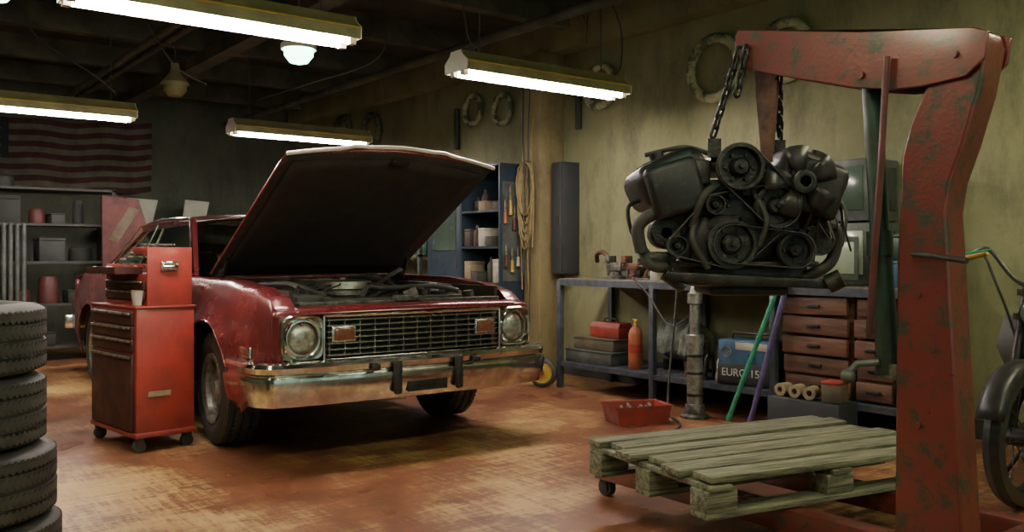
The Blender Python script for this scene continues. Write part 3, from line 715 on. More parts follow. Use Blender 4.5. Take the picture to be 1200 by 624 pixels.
pulley(-.055, -.112, .088, -.16, 'engmetal', 6)
pulley(-.25, -.118, .036, -.15)
pulley(-.115, .03, .036, -.16)
pulley(.175, -.135, .062, -.155, 'blackmetal', 4)
def belt(cs, y, w=.028):
    pts = []
    for x, z, r in cs:
        for k in range(28): pts.append((x+r*math.cos(2*pi*k/28), z+r*math.sin(2*pi*k/28)))
    pts = sorted(set(pts))
    def cross(o, a, b_): return (a[0]-o[0])*(b_[1]-o[1])-(a[1]-o[1])*(b_[0]-o[0])
    lo = []
    for p in pts:
        while len(lo) > 1 and cross(lo[-2], lo[-1], p) <= 0: lo.pop()
        lo.append(p)
    up = []
    for p in reversed(pts):
        while len(up) > 1 and cross(up[-2], up[-1], p) <= 0: up.pop()
        up.append(p)
    h = lo[:-1]+up[:-1]
    b = B(); b.loft([[(x, y, z) for x, z in h], [(x, y-w, z) for x, z in h]]); b.obj('belt', 'rubber', en, solid=.005)
belt([(-.055, -.112, .09), (.107, .026, .08), (-.115, .03, .038), (-.25, -.118, .038)], -.168)
belt([(-.055, -.112, .07), (.175, -.135, .064)], -.20, .012)
belt([(-.03, .165, .085), (.107, .026, .08)], -.205, .012)
b = B()
for pts, r in (([(-.24, -.10, .02), (-.33, -.14, .0), (-.385, -.12, -.05), (-.37, -.10, -.14)], .024), ([(-.36, -.08, -.14), (-.33, -.1, -.19), (-.26, -.1, -.2)], .022), ([(.25, -.12, -.02), (.34, -.13, -.06), (.33, -.1, -.18), (.22, -.1, -.24)], .022),
               ([(-.1, -.15, .1), (-.16, -.2, .06), (-.2, -.17, -.05)], .014), ([(-.34, 0, .23), (-.2, -.08, .25), (-.08, -.08, .21)], .009), ([(.33, -.1, .1), (.375, -.12, .0), (.36, -.12, -.12)], .012),
               ([(.02, -.16, .09), (.06, -.22, -.02), (.04, -.2, -.12)], .010), ([(-.18, -.16, -.02), (-.20, -.2, -.1), (-.14, -.18, -.2)], .012)):
    b.tube(pts, r, 10, smooth=7)
b.pieces('hose', 'rubber', en)
b = B(); b.tube([(-.34, -.02, .06), (-.41, -.04, .03), (-.40, -.04, -.06), (-.37, -.04, -.1)], .008, 6, smooth=6)
for i in range(14):
    x = R.uniform(.24, .38); b.tube([(x, -.1, R.uniform(-.1, .2)), (x+R.uniform(-.05, .04), -.19, R.uniform(-.1, .15)), (x+R.uniform(-.08, .03), -.12, R.uniform(-.2, .1))], .004, 5, smooth=5)
b.pieces('wiring', 'blackplastic', en)
b = B()
b.lathe([(.0, 0), (.055, .0), (.06, .01), (.06, .09), (.05, .1), (.02, .1)], (-.28, -.02, -.07), (0, -1, 0), 24); b.box((-.30, -.06, -.17), (.12, .1, .06), bev=.02)
b.obj('alternator', 'engmetal', en)
b = B(); b.cyl((.28, -.02, -.10), (.28, -.14, -.10), .055, seg=22); b.box((.30, -.08, .0), (.08, .06, .07), bev=.015); b.obj('steering_pump', 'engmetal', en)
b = B(); b.box((-.16, -.15, .15), (.06, .05, .09), bev=.012); b.box((.03, -.14, .10), (.09, .06, .08), bev=.015); b.cyl((-.17, -.14, .07), (-.17, -.18, .07), .03, seg=14); b.pieces('thermostat_housing', 'engmetal', en)
b = B(); b.box((.02, .08, -.22), (.42, .42, .10), bev=.03); b.box((.0, .06, -.185), (.54, .44, .02), bev=.005); b.box((.04, .08, -.285), (.30, .3, .04), bev=.015)
b.box((.02, -.16, -.245), (.60, .03, .035), rot=(0, .05, 0), bev=.006); b.cyl((-.29, -.14, -.22), (-.22, -.14, -.27), .025); b.cyl((.30, -.16, -.26), (.345, -.18, -.235), .035)
b.obj('oil_pan', 'blackmetal', en)
b = B(); b.box((0, .10, .19), (.22, .36, .05), bev=.015); b.box((0, .10, .225), (.13, .28, .05), bev=.02); b.obj('intake_manifold', 'engmetal', en)
b = B()
for i in range(30):
    x = R.uniform(-.24, .24); z = R.uniform(-.18, .1); b.cyl((x, -.12, z), (x, -.145, z), R.choice((.007, .009, .011)), seg=6)
b.pieces('bolt', 'engmetal', en)
b = B(); b.box((-.10, -.1, .245), (.05, .012, .07)); b.box((.175, .02, .25), (.05, .012, .08)); b.pieces('lifting_bracket', 'engmetal', en)
def ew(x, y, z): return (EX+x*math.cos(ey)-y*math.sin(ey), EY+x*math.sin(ey)+y*math.cos(ey), EZ+z)
chain((-2.07, hy-.095, 1.87), ew(-.105, -.10, .29), 'dark steel chain holding the engine from the hoist')
chain((-1.97, hy, 1.765), ew(.18, .02, .30), 'dark steel chain holding the engine from the hoist')
chain((-2.04, hy-.095, 1.87), (-2.07, hy-.11, 1.70), 'loose end of dark steel chain hanging from hoist tip')

# ------------------------------------------------------------------ PALLET
pa = thing('pallet', 'weathered grey-green wooden pallet resting on the hoist legs', 'pallet', (-2.37, 3.20, .175), rad(79))
LP, WP = 1.30, .82
b = B()
for i, (yy, ww) in enumerate(((-.35, .112), (-.205, .118), (-.055, .122), (.095, .115), (.235, .106), (.360, .092))):
    b.box((R.uniform(-.03, .03), yy, .135+R.uniform(0, .006)), (LP+R.uniform(-.05, .03), ww, .024), rot=(R.uniform(-.025, .025), R.uniform(-.008, .008), R.uniform(-.016, .016)), bev=.003)
b.pieces('deck_board', 'wood', pa)
b = B()
for x in (-LP/2+.06, 0, LP/2-.06): b.box((x, 0, .112), (.10, WP, .020), bev=.003)
b.pieces('stringer_board', 'wood', pa)
b = B()
for x in (-LP/2+.07, 0, LP/2-.07):
    for y in (-WP/2+.06, 0, WP/2-.06): b.box((x, y, .062), (.14, .10, .08), bev=.005)
b.pieces('block', 'wood', pa)
b = B()
for y in (-WP/2+.06, 0, WP/2-.06): b.box((0, y, .011), (LP, .10, .022), bev=.003)
b.pieces('bottom_board', 'wood', pa)

# ------------------------------------------------------------------ WORKBENCH
wb = thing('workbench', 'long blue steel workbench with lower shelf along the wall', 'workbench', (-4.25, 5.26, 0))
B().box((0, 0, .915), (3.10, .62, .03), bev=.004).obj('bench_top', 'benchtop', wb)
b = B(); b.box((0, -.305, .895), (3.12, .03, .05)); b.box((0, .305, .895), (3.12, .03, .05)); b.box((-1.55, 0, .895), (.03, .56, .05)); b.box((1.55, 0, .895), (.03, .56, .05))
b.box((0, -.30, .205), (3.12, .03, .04)); b.box((0, .30, .205), (3.12, .03, .04)); b.pieces('frame_rail', 'benchblue', wb)
B().box((0, 0, .222), (3.08, .57, .014)).obj('lower_shelf', 'benchblue', wb)
for x in (-5.79, -4.72, -3.63, -2.71):
    for y in (-.3, .3): B().box((x+4.25, y, .45), (.045, .045, .90), bev=.003).obj('leg', 'benchblue', wb)
BT = .931; BS = .23
v = thing('bench_vise', 'dark steel bench vise bolted on the workbench', 'vise', (-5.28, 5.12, BT), .3)
b = B(); b.lathe([(.08, 0), (.08, .02), (.05, .03), (.045, .06), (.06, .07)], seg=20, cap0=True, cap1=True); b.box((0, 0, .10), (.14, .10, .07), bev=.01); b.box((-.05, 0, .16), (.04, .13, .06), bev=.005); b.obj('vise_body', 'castal', v)
b = B(); b.box((.10, 0, .16), (.04, .13, .06), bev=.005); b.box((.13, 0, .10), (.16, .06, .05), bev=.008); b.cyl((.2, 0, .1), (.25, 0, .1), .014); b.cyl((.235, -.06, .1), (.235, .06, .1), .006); b.obj('moving_jaw', 'rust', v)
v = thing('pipe_bend', 'bent rusty exhaust pipe lying on the workbench', 'pipe', (-5.65, 5.3, BT))
B().tube([(-.10, .05, .14), (-.05, 0, .20), (.04, -.02, .22), (.12, -.03, .17), (.16, -.05, .02)], .02, 10, smooth=8).obj('pipe_tube', 'rust', v)
def clutter_box(name, x, y, z, s, m, label, cat, rz=0, lid=None, group=None):
    e = thing(name, label, cat, (x, y, z), rz, group)
    B().box((0, 0, s[2]*.43), (s[0], s[1], s[2]*.86), bev=.006).obj('body', m, e)
    B().box((0, 0, s[2]*.93), (s[0]*1.02, s[1]*1.02, s[2]*.13), bev=.004).obj('lid', lid or m, e)
    return e
def bottle(name, x, y, z, r, h, m, cap, label, group=None, cat='bottle'):
    e = thing(name, label, cat, (x, y, z), 0, group)
    B().lathe([(0, 0), (r*.95, 0), (r, h*.03), (r, h*.62), (r*.85, h*.72), (r*.4, h*.82), (r*.36, h*.88)], seg=20, cap1=True).obj('body', m, e)
    B().cyl((0, 0, h*.88), (0, 0, h), r*.45, r*.4, 14).obj('cap', cap, e)
clutter_box('parts_box', -4.91, 5.33, BT, (.18, .2, .11), 'dull_d', 'dusty tan parts box on the workbench', 'box', 0)
clutter_box('parts_box', -5.55, 5.48, BT, (.2, .12, .1), 'darkgrey', 'dark metal parts box on the workbench', 'box', 0)
bottle('bottle', -4.79, 5.06, BT, .038, .22, 'white', 'redpl', 'white plastic fluid bottle with red cap on workbench')
bottle('bottle', -4.70, 5.2, BT, .035, .24, 'bottlegreen', 'white', 'dark green bottle with pale cap on workbench')
bottle('spray_can', -4.55, 5.25, BT, .032, .2, 'darkred', 'white', 'dull red spray can standing on the workbench', cat='can')
bottle('spray_can', -4.93, 5.5, BT, .032, .19, 'dull_d', 'blackplastic', 'dull yellow spray can standing on the workbench', cat='can')
bottle('spray_can', -4.2, 5.35, BT, .032, .22, 'blue', 'white', 'blue spray can standing on the workbench', cat='can')
bottle('spray_can', -3.95, 5.3, BT, .032, .2, 'dull_a', 'redpl', 'grey spray can with red cap on the workbench', cat='can')
clutter_box('parts_box', -3.75, 5.35, BT, (.2, .2, .16), 'dull_b', 'brown parts box on the workbench', 'box', .1)
for x, y in [(-4.98, 5.03), (-4.5, 5.05), (-4.15, 5.02), (-3.9, 5.06)]: hand_tool(R.choice(['screwdriver', 'wrench', 'ratchet']), (x, y, BT), R.uniform(-.2, .2), 0, R.choice(['redpl', 'yellow', 'orange']), .15)
def heap(x, y, z, rx, n, hmax, label):
    for i in range(n):
        px_, py_ = x+rx*(2*(i+.5)/n-1), y+R.uniform(-.01, .01)
        k_ = i % 3; h = R.uniform(.06, hmax)
        e = thing('machine_part', label, 'car part', (px_, py_, z), R.uniform(-.3, .3)+pi/2, group='greasy loose parts')
        mm = R.choice(['castal', 'blackmetal', 'rust', 'alu'])
        if k_ == 0:
            B().lathe([(.0, 0), (.04, 0), (.04, h*.3), (.03, h*.4), (.03, h*.8), (.015, h)], seg=18, cap1=True).obj('housing', mm, e)
        elif k_ == 1:
            b = B(); b.box((0, 0, h*.35), (.10, .06, h*.7), bev=.01); b.cyl((-.02, 0, h*.6), (-.02, 0, h), .022); b.obj('casting', mm, e)
        else:
            b = B(); b.tube([(-.05, 0, .015), (-.03, 0, h), (.03, .01, h), (.05, .02, .015)], .012, 8, smooth=4); b.box((0, 0, .012), (.12, .05, .02), bev=.003); b.obj('bracket', mm, e)
heap(-5.24, 5.42, BT, .18, 4, .18, 'greasy metal part on the workbench')
heap(-4.35, 5.16, BT, .13, 2, .12, 'greasy metal part on the workbench')
heap(-4.30, 5.06, BS, .20, 4, .18, 'greasy metal part on the lower bench shelf')
heap(-3.95, 5.44, BT, .22, 4, .2, 'greasy metal part at the back of workbench')
for i, z in enumerate((BT, BT+.41)):
    e = thing('equipment_monitor', 'boxy grey workshop monitor unit stacked on the workbench', 'monitor', (-3.30, 5.39, z), 0, 'stacked monitor units')
    B().box((0, 0, .20), (.40, .34, .40), bev=.012).obj('casing', 'greymetal', e)
    B().box((.0, -.173, .21), (.30, .012, .28), bev=.01).obj('screen', 'screenpale' if i == 0 else 'screen', e)
    B().box((.203, .0, .21), (.012, .26, .28), bev=.008).obj('side_panel', 'dull_c', e)
e = thing('monitor', 'old bulky grey tube monitor with pale screen', 'monitor', (-3.27, 5.06, BT), rad(40))
b = B(); b.loft([[(x, y, z) for x, z in ((-.15*s, .17-.14*s), (.15*s, .17-.14*s), (.15*s, .17+.14*s), (-.15*s, .17+.14*s))] for y, s in ((-.10, 1), (-.02, 1), (.07, .6), (.09, .55))], True, True, True); b.obj('casing', 'greymetal', e, bevel=.01)
B().box((0, -.102, .175), (.24, .012, .20), bev=.005).obj('screen', 'screenpale', e)
B().box((0, 0, .015), (.16, .14, .03), bev=.01).obj('stand', 'greymetal', e)
clutter_box('parts_bin', -2.9, 5.35, BT, (.2, .3, .16), 'blue', 'blue plastic parts bin on the workbench', 'bin')
clutter_box('parts_bin', -2.9, 5.35, BT+.162, (.2, .3, .16), 'greenram', 'green plastic parts bin stacked on another bin', 'bin')
for (x, w, nr) in ((-3.33, .50, 5), (-2.93, .27, 5)):
    e = thing('drawer_cabinet', 'worn brown wooden drawer cabinet standing under the workbench', 'drawer cabinet', (x, 5.25, BS), group='under-bench drawer cabinets')
    B().box((0, .01, .325), (w, .5, .65), bev=.004).obj('body', 'wood2', e)
    for i in range(nr):
        o = R.choice((0, 0, -.012, -.03))
        d = B().box((R.uniform(-.003, .003), -.25+o, .068+.126*i), (w-.035, .03, .108), rot=(0, R.uniform(-.015, .015), 0), bev=.006).obj('drawer', 'wood2', e)
        B().box((0, -.27+o, .068+.126*i), (.09, .015, .022), bev=.004).obj('handle', 'blackmetal', d)
clutter_box('storage_case', -5.48, 5.16, BS, (.55, .34, .11), 'greymetal', 'flat grey metal case on the bench lower shelf', 'case', group='flat cases')
clutter_box('storage_case', -5.46, 5.18, BS+.112, (.48, .30, .10), 'dull_d', 'flat tan case stacked on a grey case', 'case', group='flat cases')
e = thing('toolbox', 'small red metal toolbox with handle on stacked cases', 'toolbox', (-5.40, 5.18, BS+.214))
B().box((0, 0, .045), (.34, .16, .09), bev=.006).obj('body', 'redpl', e)
B().prism([(-.08, .09), (-.06, .125), (.06, .125), (.08, .09)], -.17, .17, 'yz').obj('lid', 'redpl', e)
B().tube([(-.08, 0, .12), (-.07, 0, .155), (.07, 0, .155), (.08, 0, .12)], .007, 8).obj('handle', 'blackmetal', e)
e = thing('gas_cylinder', 'small orange gas cylinder with brass valve on the shelf', 'gas cylinder', (-4.98, 5.04, BS))
B().lathe([(0, 0), (.05, 0), (.055, .01), (.055, .27), (.045, .31), (.022, .335), (.02, .35)], seg=24, cap1=True).obj('body', 'orange', e)
b = B(); b.cyl((0, 0, .35), (0, 0, .39), .012); b.cyl((-.025, 0, .385), (.025, 0, .385), .01); b.obj('valve', 'yellow', e)
B().cyl((0, 0, .13), (0, 0, .2), .0565, seg=24).obj('label_band', 'redpl', e)
e = thing('compressor_tank', 'grey rounded air tank on the bench shelf', 'tank', (-4.72, 5.32, BS))
B().lathe([(0, -.2), (.08, -.19), (.14, -.14), (.15, -.08), (.15, .08), (.14, .14), (.08, .19), (0, .2)], (0, 0, .22), (1, 0, 0), 28).obj('tank_shell', 'alu', e)
b = B(); b.box((-.12, 0, .04), (.03, .2, .08)); b.box((.12, 0, .04), (.03, .2, .08)); b.pieces('foot', 'blackmetal', e)
# cloth draped over the tank
def clothf(u, v):
    a = (v-.5)*2*2.1; r = .158+.010*math.sin(u*19+v*7)+.006*math.sin(u*41)
    x = -.16+.30*u+.02*math.sin(v*9)
    if abs(a) < 1.5: return (x, r*math.sin(a), .22+r*math.cos(a))
    s_ = 1 if a > 0 else -1; return (x, s_*(r+.012*math.sin(u*24)), .22+r*math.cos(1.5)-(abs(a)-1.5)*.15-.02*math.sin(u*8))
b = B(); b.grid(clothf, 36, 30); b.obj('draped_cloth', 'cloth', loc=(-4.72, 5.32, BS), label='pale grey rag draped over the air tank', cat='cloth', solid=.003)
clutter_box('carton', -4.28, 5.42, BS, (.26, .2, .22), 'dull_d', 'dusty tan cardboard carton on the bench shelf', 'box')
e = thing('battery_charger', 'blue battery charger with carry handle and black base', 'battery charger', (-3.91, 5.10, BS), rad(8))
B().box((0, 0, .21), (.40, .24, .20), bev=.01).obj('casing', 'blue', e)
B().box((0, 0, .055), (.41, .25, .11), bev=.008).obj('base', 'blackplastic', e)
B().tube([(-.16, 0, .30), (-.15, 0, .35), (.15, 0, .35), (.16, 0, .30)], .01, 8).obj('handle', 'blackplastic', e)
B().box((0, -.128, .085), (.39, .006, .13), bev=.002).obj('label_plate', 'darkblue', e)
B().box((0.06, -.124, .27), (.24, .006, .05), bev=.002).obj('instruction_strip', 'white', e)
text('EURO 150', .075, (0, -.133, .085), (pi/2, 0, 0), 'ink', e)
b = B()
b.lathe([(0, 0), (.036, 0), (.036, .006)], (-.13, -.12, .225), (0, -1, 0), 20); b.obj('meter', 'gauge', e)
B().lathe([(0, 0), (.02, 0), (.018, .02), (0, .02)], (.06, -.12, .205), (0, -1, 0), 16).obj('dial', 'blackplastic', e)
e = thing('wooden_crate', 'low dark crate holding paper rolls beside the bench', 'crate', (-3.24, 4.80, 0))
B().box((0, 0, .12), (.50, .20, .24), bev=.004).obj('crate_body', 'darkblue', e)
for i in range(3):
    B().lathe([(.018, -.045), (.040, -.045), (.040, .045), (.018, .045)], seg=24, closed=True).obj('tape_roll', 'cream', loc=(-3.43+.10*i, 4.79, .241+.041), rot=(pi/2, 0, .1*i), label='roll of cream paper tape', cat='tape roll', group='tape rolls')
clutter_box('carton', -3.08, 4.80, .241, (.12, .12, .13), 'dull_d', 'small cream carton with red lid beside tape rolls', 'box', .2, 'redpl')
e = thing('hydraulic_jack', 'chrome telescopic hydraulic jack standing upright on the floor', 'jack', (-4.15, 4.78, 0))
B().lathe([(0, 0), (.10, 0), (.10, .015), (.07, .03), (.066, .09), (.06, .1)], seg=28).obj('base', 'castal', e)
b = B(); b.cyl((0, 0, .09), (0, 0, .54), .054, seg=24); b.lathe([(.060, .5), (.062, .57), (.045, .58)], seg=24); b.obj('outer_cylinder', 'alu', e)
b = B(); b.cyl((0, 0, .56), (0, 0, .78), .036, seg=20); b.lathe([(.037, .78), (.052, .79), (.052, .86), (.036, .87), (.025, .91), (0, .91)], seg=24); b.obj('piston', 'alu', e)
b = B()
for z in (.15, .30, .42): b.lathe([(.057, z), (.060, z+.01), (.057, z+.02)], seg=24)
b.obj('clamp_ring', 'blackmetal', e)
def pole(a, c, r, m, label):
    a = Vector(a); c = Vector(c)
    e = B(); e.cyl((0, 0, 0), c-a, r, seg=14); e.lathe([(r*1.25, 0), (r*1.25, .05)], (0, 0, 0), c-a, 14, True, True); e.lathe([(r*1.2, (c-a).length*.6), (r*1.2, (c-a).length*.6+.03)], (0, 0, 0), c-a, 14, True, True)
    e.obj('pole', m, loc=a, label=label, cat='pole', group='leaning poles')
pole((-3.93, 4.86, .0), (-3.56, 4.915, .93), .016, 'green', 'bright green metal pole leaning on the workbench')
pole((-3.75, 4.86, .0), (-3.50, 4.915, .93), .018, 'purple', 'violet metal pole leaning on the workbench')
e = thing('parts_tray', 'shallow red plastic tray with parts on the floor', 'tray', (-4.28, 4.34, 0), rad(70))
b = B(); b.loft([[(x*s, y*s, z) for x, y in ((-.2, -.13), (.2, -.13), (.2, .13), (-.2, .13))] for s, z in ((.88, 0), (1, .12), (1.04, .125), (1.04, .115), (.98, .115), (.86, .01))], True, True, True); b.obj('tray_body', 'redpl', e)
b = B()
for i in range(7): b.cyl((-.13+.04*i, R.uniform(-.08, .08), .03), (-.12+.04*i, R.uniform(-.08, .08), .12), .012, seg=8)
b.pieces('metal_part', 'clutter', e)
e = thing('hand_truck_wheel', 'small pale yellow wheel with black tire leaning on bench leg', 'wheel', (-5.88, 4.84, .128), rot=(0, 0, rad(35)))
B().lathe([(.08, -.025), (.10, -.032), (.122, -.02), (.128, 0), (.122, .02), (.10, .032), (.08, .025)], (0, 0, 0), (0, 1, 0), 32, closed=True).obj('tire', 'rubber', e)
B().lathe([(.088, -.03), (.08, -.02), (.03, -.025), (.03, -.035), (0, -.035)], (0, 0, 0), (0, 1, 0), 28).obj('rim', 'yellow', e, solid=.006)
B().cyl((0, -.045, 0), (0, .03, 0), .022).obj('hub', 'redpl', e)
B().tube([(-4.40, 4.88, .93), (-4.38, 4.82, .6), (-4.34, 4.72, .2), (-4.28, 4.66, .012), (-4.15, 4.58, .01), (-3.95, 4.4, .01), (-3.8, 4.05, .01), (-3.95, 3.95, .01)], .008, 8, smooth=8).obj('power_cable', 'rubber', label='black power cable trailing from workbench to the floor', cat='cable')
B().tube([(-4.88, 4.92, .945), (-4.7, 4.90, .82), (-4.5, 4.89, .62), (-4.3, 4.90, .70), (-4.22, 4.92, .945)], .007, 8, smooth=8).obj('power_cable', 'rubber', label='black cable looping over the workbench edge', cat='cable')

# ------------------------------------------------------------------ WALL ITEMS
def wall_ring(x, z, r, t, m='rope', lab='thick hose ring with pale bands hanging on wall'):
    b = B(); n = 64; loops = []
    for k in range(n):
        a = 2*pi*k/n; q = R.uniform(.94, 1.05)
        loops.append([(math.cos(a)*(r+t*q*math.cos(c)), t*.9*q*math.sin(c), math.sin(a)*(r+t*q*math.cos(c))) for c in [2*pi*j/12 for j in range(12)]])
    b.loft(loops, True, closed=True)
    e = thing('hose_ring', lab, 'hose', (x, WR-t-.004, z), 0, 'hose rings hung on the wall')
    b.obj('hose', m, e)
    B().cyl((0, t, r), (0, -t*.6, r+.01), .012, seg=8).obj('wall_hook', 'rust', e)
wall_ring(-4.63, 2.60, .235, .040)
wall_ring(-3.98, 2.62, .205, .040)
wall_ring(-5.95, 2.65, .18, .036)
wall_ring(-7.95, 2.70, .15, .034)
wall_ring(-7.42, 2.64, .15, .030)
wall_ring(-10.2, 2.72, .20, .045, 'rope2', 'dark worn hose ring hanging on the shadowed wall')
wall_ring(-11.0, 2.78, .20, .045, 'rope2', 'dark worn hose ring hanging on the shadowed wall')
for x, z0, z1 in ((-8.26, 2.3, 2.75), (-6.24, 2.3, 2.8)):
    B().tube([(0, 0, 0), (.01, -.01, -.2), (0, 0, z0-z1)], .03, 8).obj('rubber_strap', 'rubber', loc=(x, WR-.032, z1), label='black rubber strap hanging on the wall', cat='strap', group='hanging straps')
e = thing('cable_coil', 'tan electric cables coiled and hung on the wall column', 'cable', (-6.6, WR-.32, 2.0))
b = B()
for i in range(11):
    w = .04+.011*i; h = .5+.08*(i % 5)
    b.tube([(w*math.sin(a)*(.6+.4*math.cos(a/2)**2)+R.uniform(-.01, .01), -.010*i*.6-.01, -h*(1-math.cos(a))/2) for a in [2*pi*k/28 for k in range(28)]], .007, 6, closed=True)
b.obj('coil', 'cable', e); B().cyl((0, .02, 0), (0, -.08, 0), .012).obj('hook', 'rust', e)
b = B()
b.tube([(.03, -.02, -.4), (.0, -.03, -.9), (.03, -.03, -1.3), (.0, -.03, -1.99)], .008, 6, smooth=6)
b.tube([(.08, -.03, .4), (.05, -.03, .1), (.09, -.03, -.3), (.07, -.03, -.8)], .007, 6, smooth=6)
b.tube([(-.09, -.03, .5), (-.07, -.03, .1), (-.11, -.03, -.4), (-.08, -.03, -1.2)], .007, 6, smooth=6)
b.pieces('hanging_cord', 'cable', e)
b = B()
b.tube([(-.04, -.04, .9), (-.06, -.04, .3), (-.02, -.05, -.2), (-.05, -.04, -1.0)], .008, 6, smooth=6)
b.tube([(.05, -.04, .7), (.02, -.04, .2), (.06, -.05, -.5), (.04, -.04, -1.5)], .006, 6, smooth=6)
b.pieces('black_cord', 'rubber', e)
# locker
e = thing('locker_cabinet', 'tall dark blue steel locker with open shelves and tools', 'cabinet', (-7.1, 5.30, 0))
b = B(); b.box((-.32, 0, 1.0), (.02, .5, 2.0)); b.box((.32, 0, 1.0), (.02, .5, 2.0)); b.box((0, .24, 1.0), (.64, .02, 2.0))
for z in (.05, .45, .85, 1.2, 1.55, 1.99): b.box((0, 0, z), (.64, .5, .02))
b.obj('body', 'locker', e)
d = B().box((-.33-.25, -.28, 1.0), (.50, .02, 1.9), rot=(0, 0, .15), bev=.004).obj('door', 'locker', e)
b = B(); b.box((-.56, -.292, 1.45), (.34, .006, .55), rot=(0, 0, .15)); b.obj('door_window', 'screen', d)
B().box((-.36, -.265, 1.05), (.012, .012, .12)).obj('handle', 'chrome', d)
B().box((.334, 0, 1.35), (.008, .44, .95)).obj('pegboard', 'greymetal', e)
def hang_tool(x, y, z, L_, m):
    o = thing('hanging_tool', 'hand tool with coloured handle hanging on the locker side', 'tool', (x, y, z), group='tools hanging on locker', rot=(R.uniform(-.05, .05), 0, 0))
    B().box((0, 0, -L_*.25), (.012, .022, L_*.5), bev=.003).obj('blade', 'clutter', o)
    B().cyl((0, 0, -L_*.5), (0, 0, -L_), .014, .018, 10).obj('handle', m, o)
for i in range(8): hang_tool(-6.735, 5.09+.055*i, R.uniform(1.5, 1.8), R.uniform(.18, .34), ('orange', 'yellow', 'darkred', 'white', 'blackplastic')[i % 5])
for i in range(6): hang_tool(-6.735, 5.10+.07*i, R.uniform(1.1, 1.25), R.uniform(.16, .26), ('darkred', 'yellow', 'white', 'blue')[i % 4])
for i, z in enumerate((.86, 1.21, 1.56)):
    for j in range(5):
        if R.random() < .5: bottle('can', -7.34+.12*j, 5.10+R.uniform(0, .15), z+.001, .042, R.uniform(.12, .26), R.choice(['dull_a', 'dull_b', 'dull_c', 'white', 'darkred', 'dull_d']), 'darkgrey', 'paint or oil can on the locker shelf', 'cans in the locker', 'can')
        else: clutter_box('small_box', -7.34+.12*j, 5.16, z+.001, (.10, .18, R.uniform(.08, .24)), R.choice(['dull_a', 'dull_b', 'dull_c', 'white', 'cream']), 'small worn parts box on the locker shelf', 'box', R.uniform(-.05, .05), None, 'boxes in the locker')
e = thing('electrical_cabinet', 'dark steel electrical cabinet fixed to the wall', 'electrical cabinet', (-6.34, WR-.105, .95))
B().box((0, 0, .52), (.17, .2, 1.04), bev=.006).obj('body', 'darkblue', e)
d = B().box((0, -.105, .52), (.15, .012, 1.0), bev=.004).obj('door', 'darkblue', e); B().box((.05, -.118, .5), (.02, .015, .1)).obj('handle', 'chrome', d)
def shelf_unit(x, y, w, dp, h, levels, m, label, rz=0):
    e = thing('shelving_unit', label, 'shelf', (x, y, 0), rz)
    for sx in (-1, 1):
        for sy in (-1, 1): B().box((sx*(w/2-.02), sy*(dp/2-.02), h/2), (.04, .04, h)).obj('post', m, e)
    for z in levels: B().box((0, 0, z), (w, dp, .025)).obj('shelf', m, e)
    return e
shelf_unit(-8.9, 5.3, 1.3, .45, 1.75, (.3, .8, 1.12, 1.6), 'greymetal', 'grey steel shelving unit with bottles against the wall')
for i in range(8):
    bottle('oil_bottle', -9.4+.15*i, 5.22, 1.134, .05, R.uniform(.2, .3), ('bottlegreen', 'bottlegreen', 'dull_a', 'blue', 'orange', 'darkgrey')[i % 6], 'white', 'plastic oil bottle on the steel shelf', 'oil bottles')
clutter_box('carton', -9.2, 5.3, 1.614, (.35, .3, .22), 'dull_d', 'brown cardboard carton on the steel shelf', 'box')
clutter_box('carton', -8.7, 5.3, 1.614, (.3, .3, .3), 'darkgrey', 'dark carton on the steel shelf', 'box')
B().box((0, 0, .18), (.10, .03, .36), bev=.004).obj('red_board', 'redpl', loc=(-8.22, WR-.016, 1.35), label='narrow red board mounted on the wall by the shelf', cat='board')

# ------------------------------------------------------------------ BACK AREA
fe = thing('flag', 'faded striped flag with star canton hung on wall', 'flag', (WB+.02, 2.2, 1.98))
FW, FH = 2.6, .92
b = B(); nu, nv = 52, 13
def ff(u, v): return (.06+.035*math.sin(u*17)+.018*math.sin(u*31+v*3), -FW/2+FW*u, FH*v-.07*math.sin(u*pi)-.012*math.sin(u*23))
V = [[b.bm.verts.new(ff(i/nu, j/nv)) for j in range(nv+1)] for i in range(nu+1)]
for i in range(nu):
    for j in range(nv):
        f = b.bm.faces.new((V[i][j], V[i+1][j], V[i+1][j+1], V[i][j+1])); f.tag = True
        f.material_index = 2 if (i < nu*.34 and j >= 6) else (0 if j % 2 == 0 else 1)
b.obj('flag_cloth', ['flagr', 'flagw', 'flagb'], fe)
b = B()
for r_ in range(9):
    for c in range(6 if r_ % 2 == 0 else 5):
        y = -FW/2+FW*.34*((c+.5+(.5 if r_ % 2 else 0))/6); z = FH*(6/13)+FH*7/13*((r_+.5)/9); u = (y+FW/2)/FW
        p0 = ff(u, z/FH); pts = []
        for k in range(10):
            a = pi/2+pi*k/5; rr = .018 if k % 2 == 0 else .007; pts.append((p0[0]+.006, y+rr*math.cos(a), p0[2]+rr*math.sin(a)))
        b.bm.faces.new([b.bm.verts.new(p) for p in pts])
b._f(); so = b.obj('star', 'flagw', fe); so['kind'] = 'stuff'
shelf_unit(-10.75, 1.35, .5, 2.4, 1.85, (.15, .6, 1.05, 1.45, 1.83), 'darkgrey', 'dark steel shelving unit packed with parts')
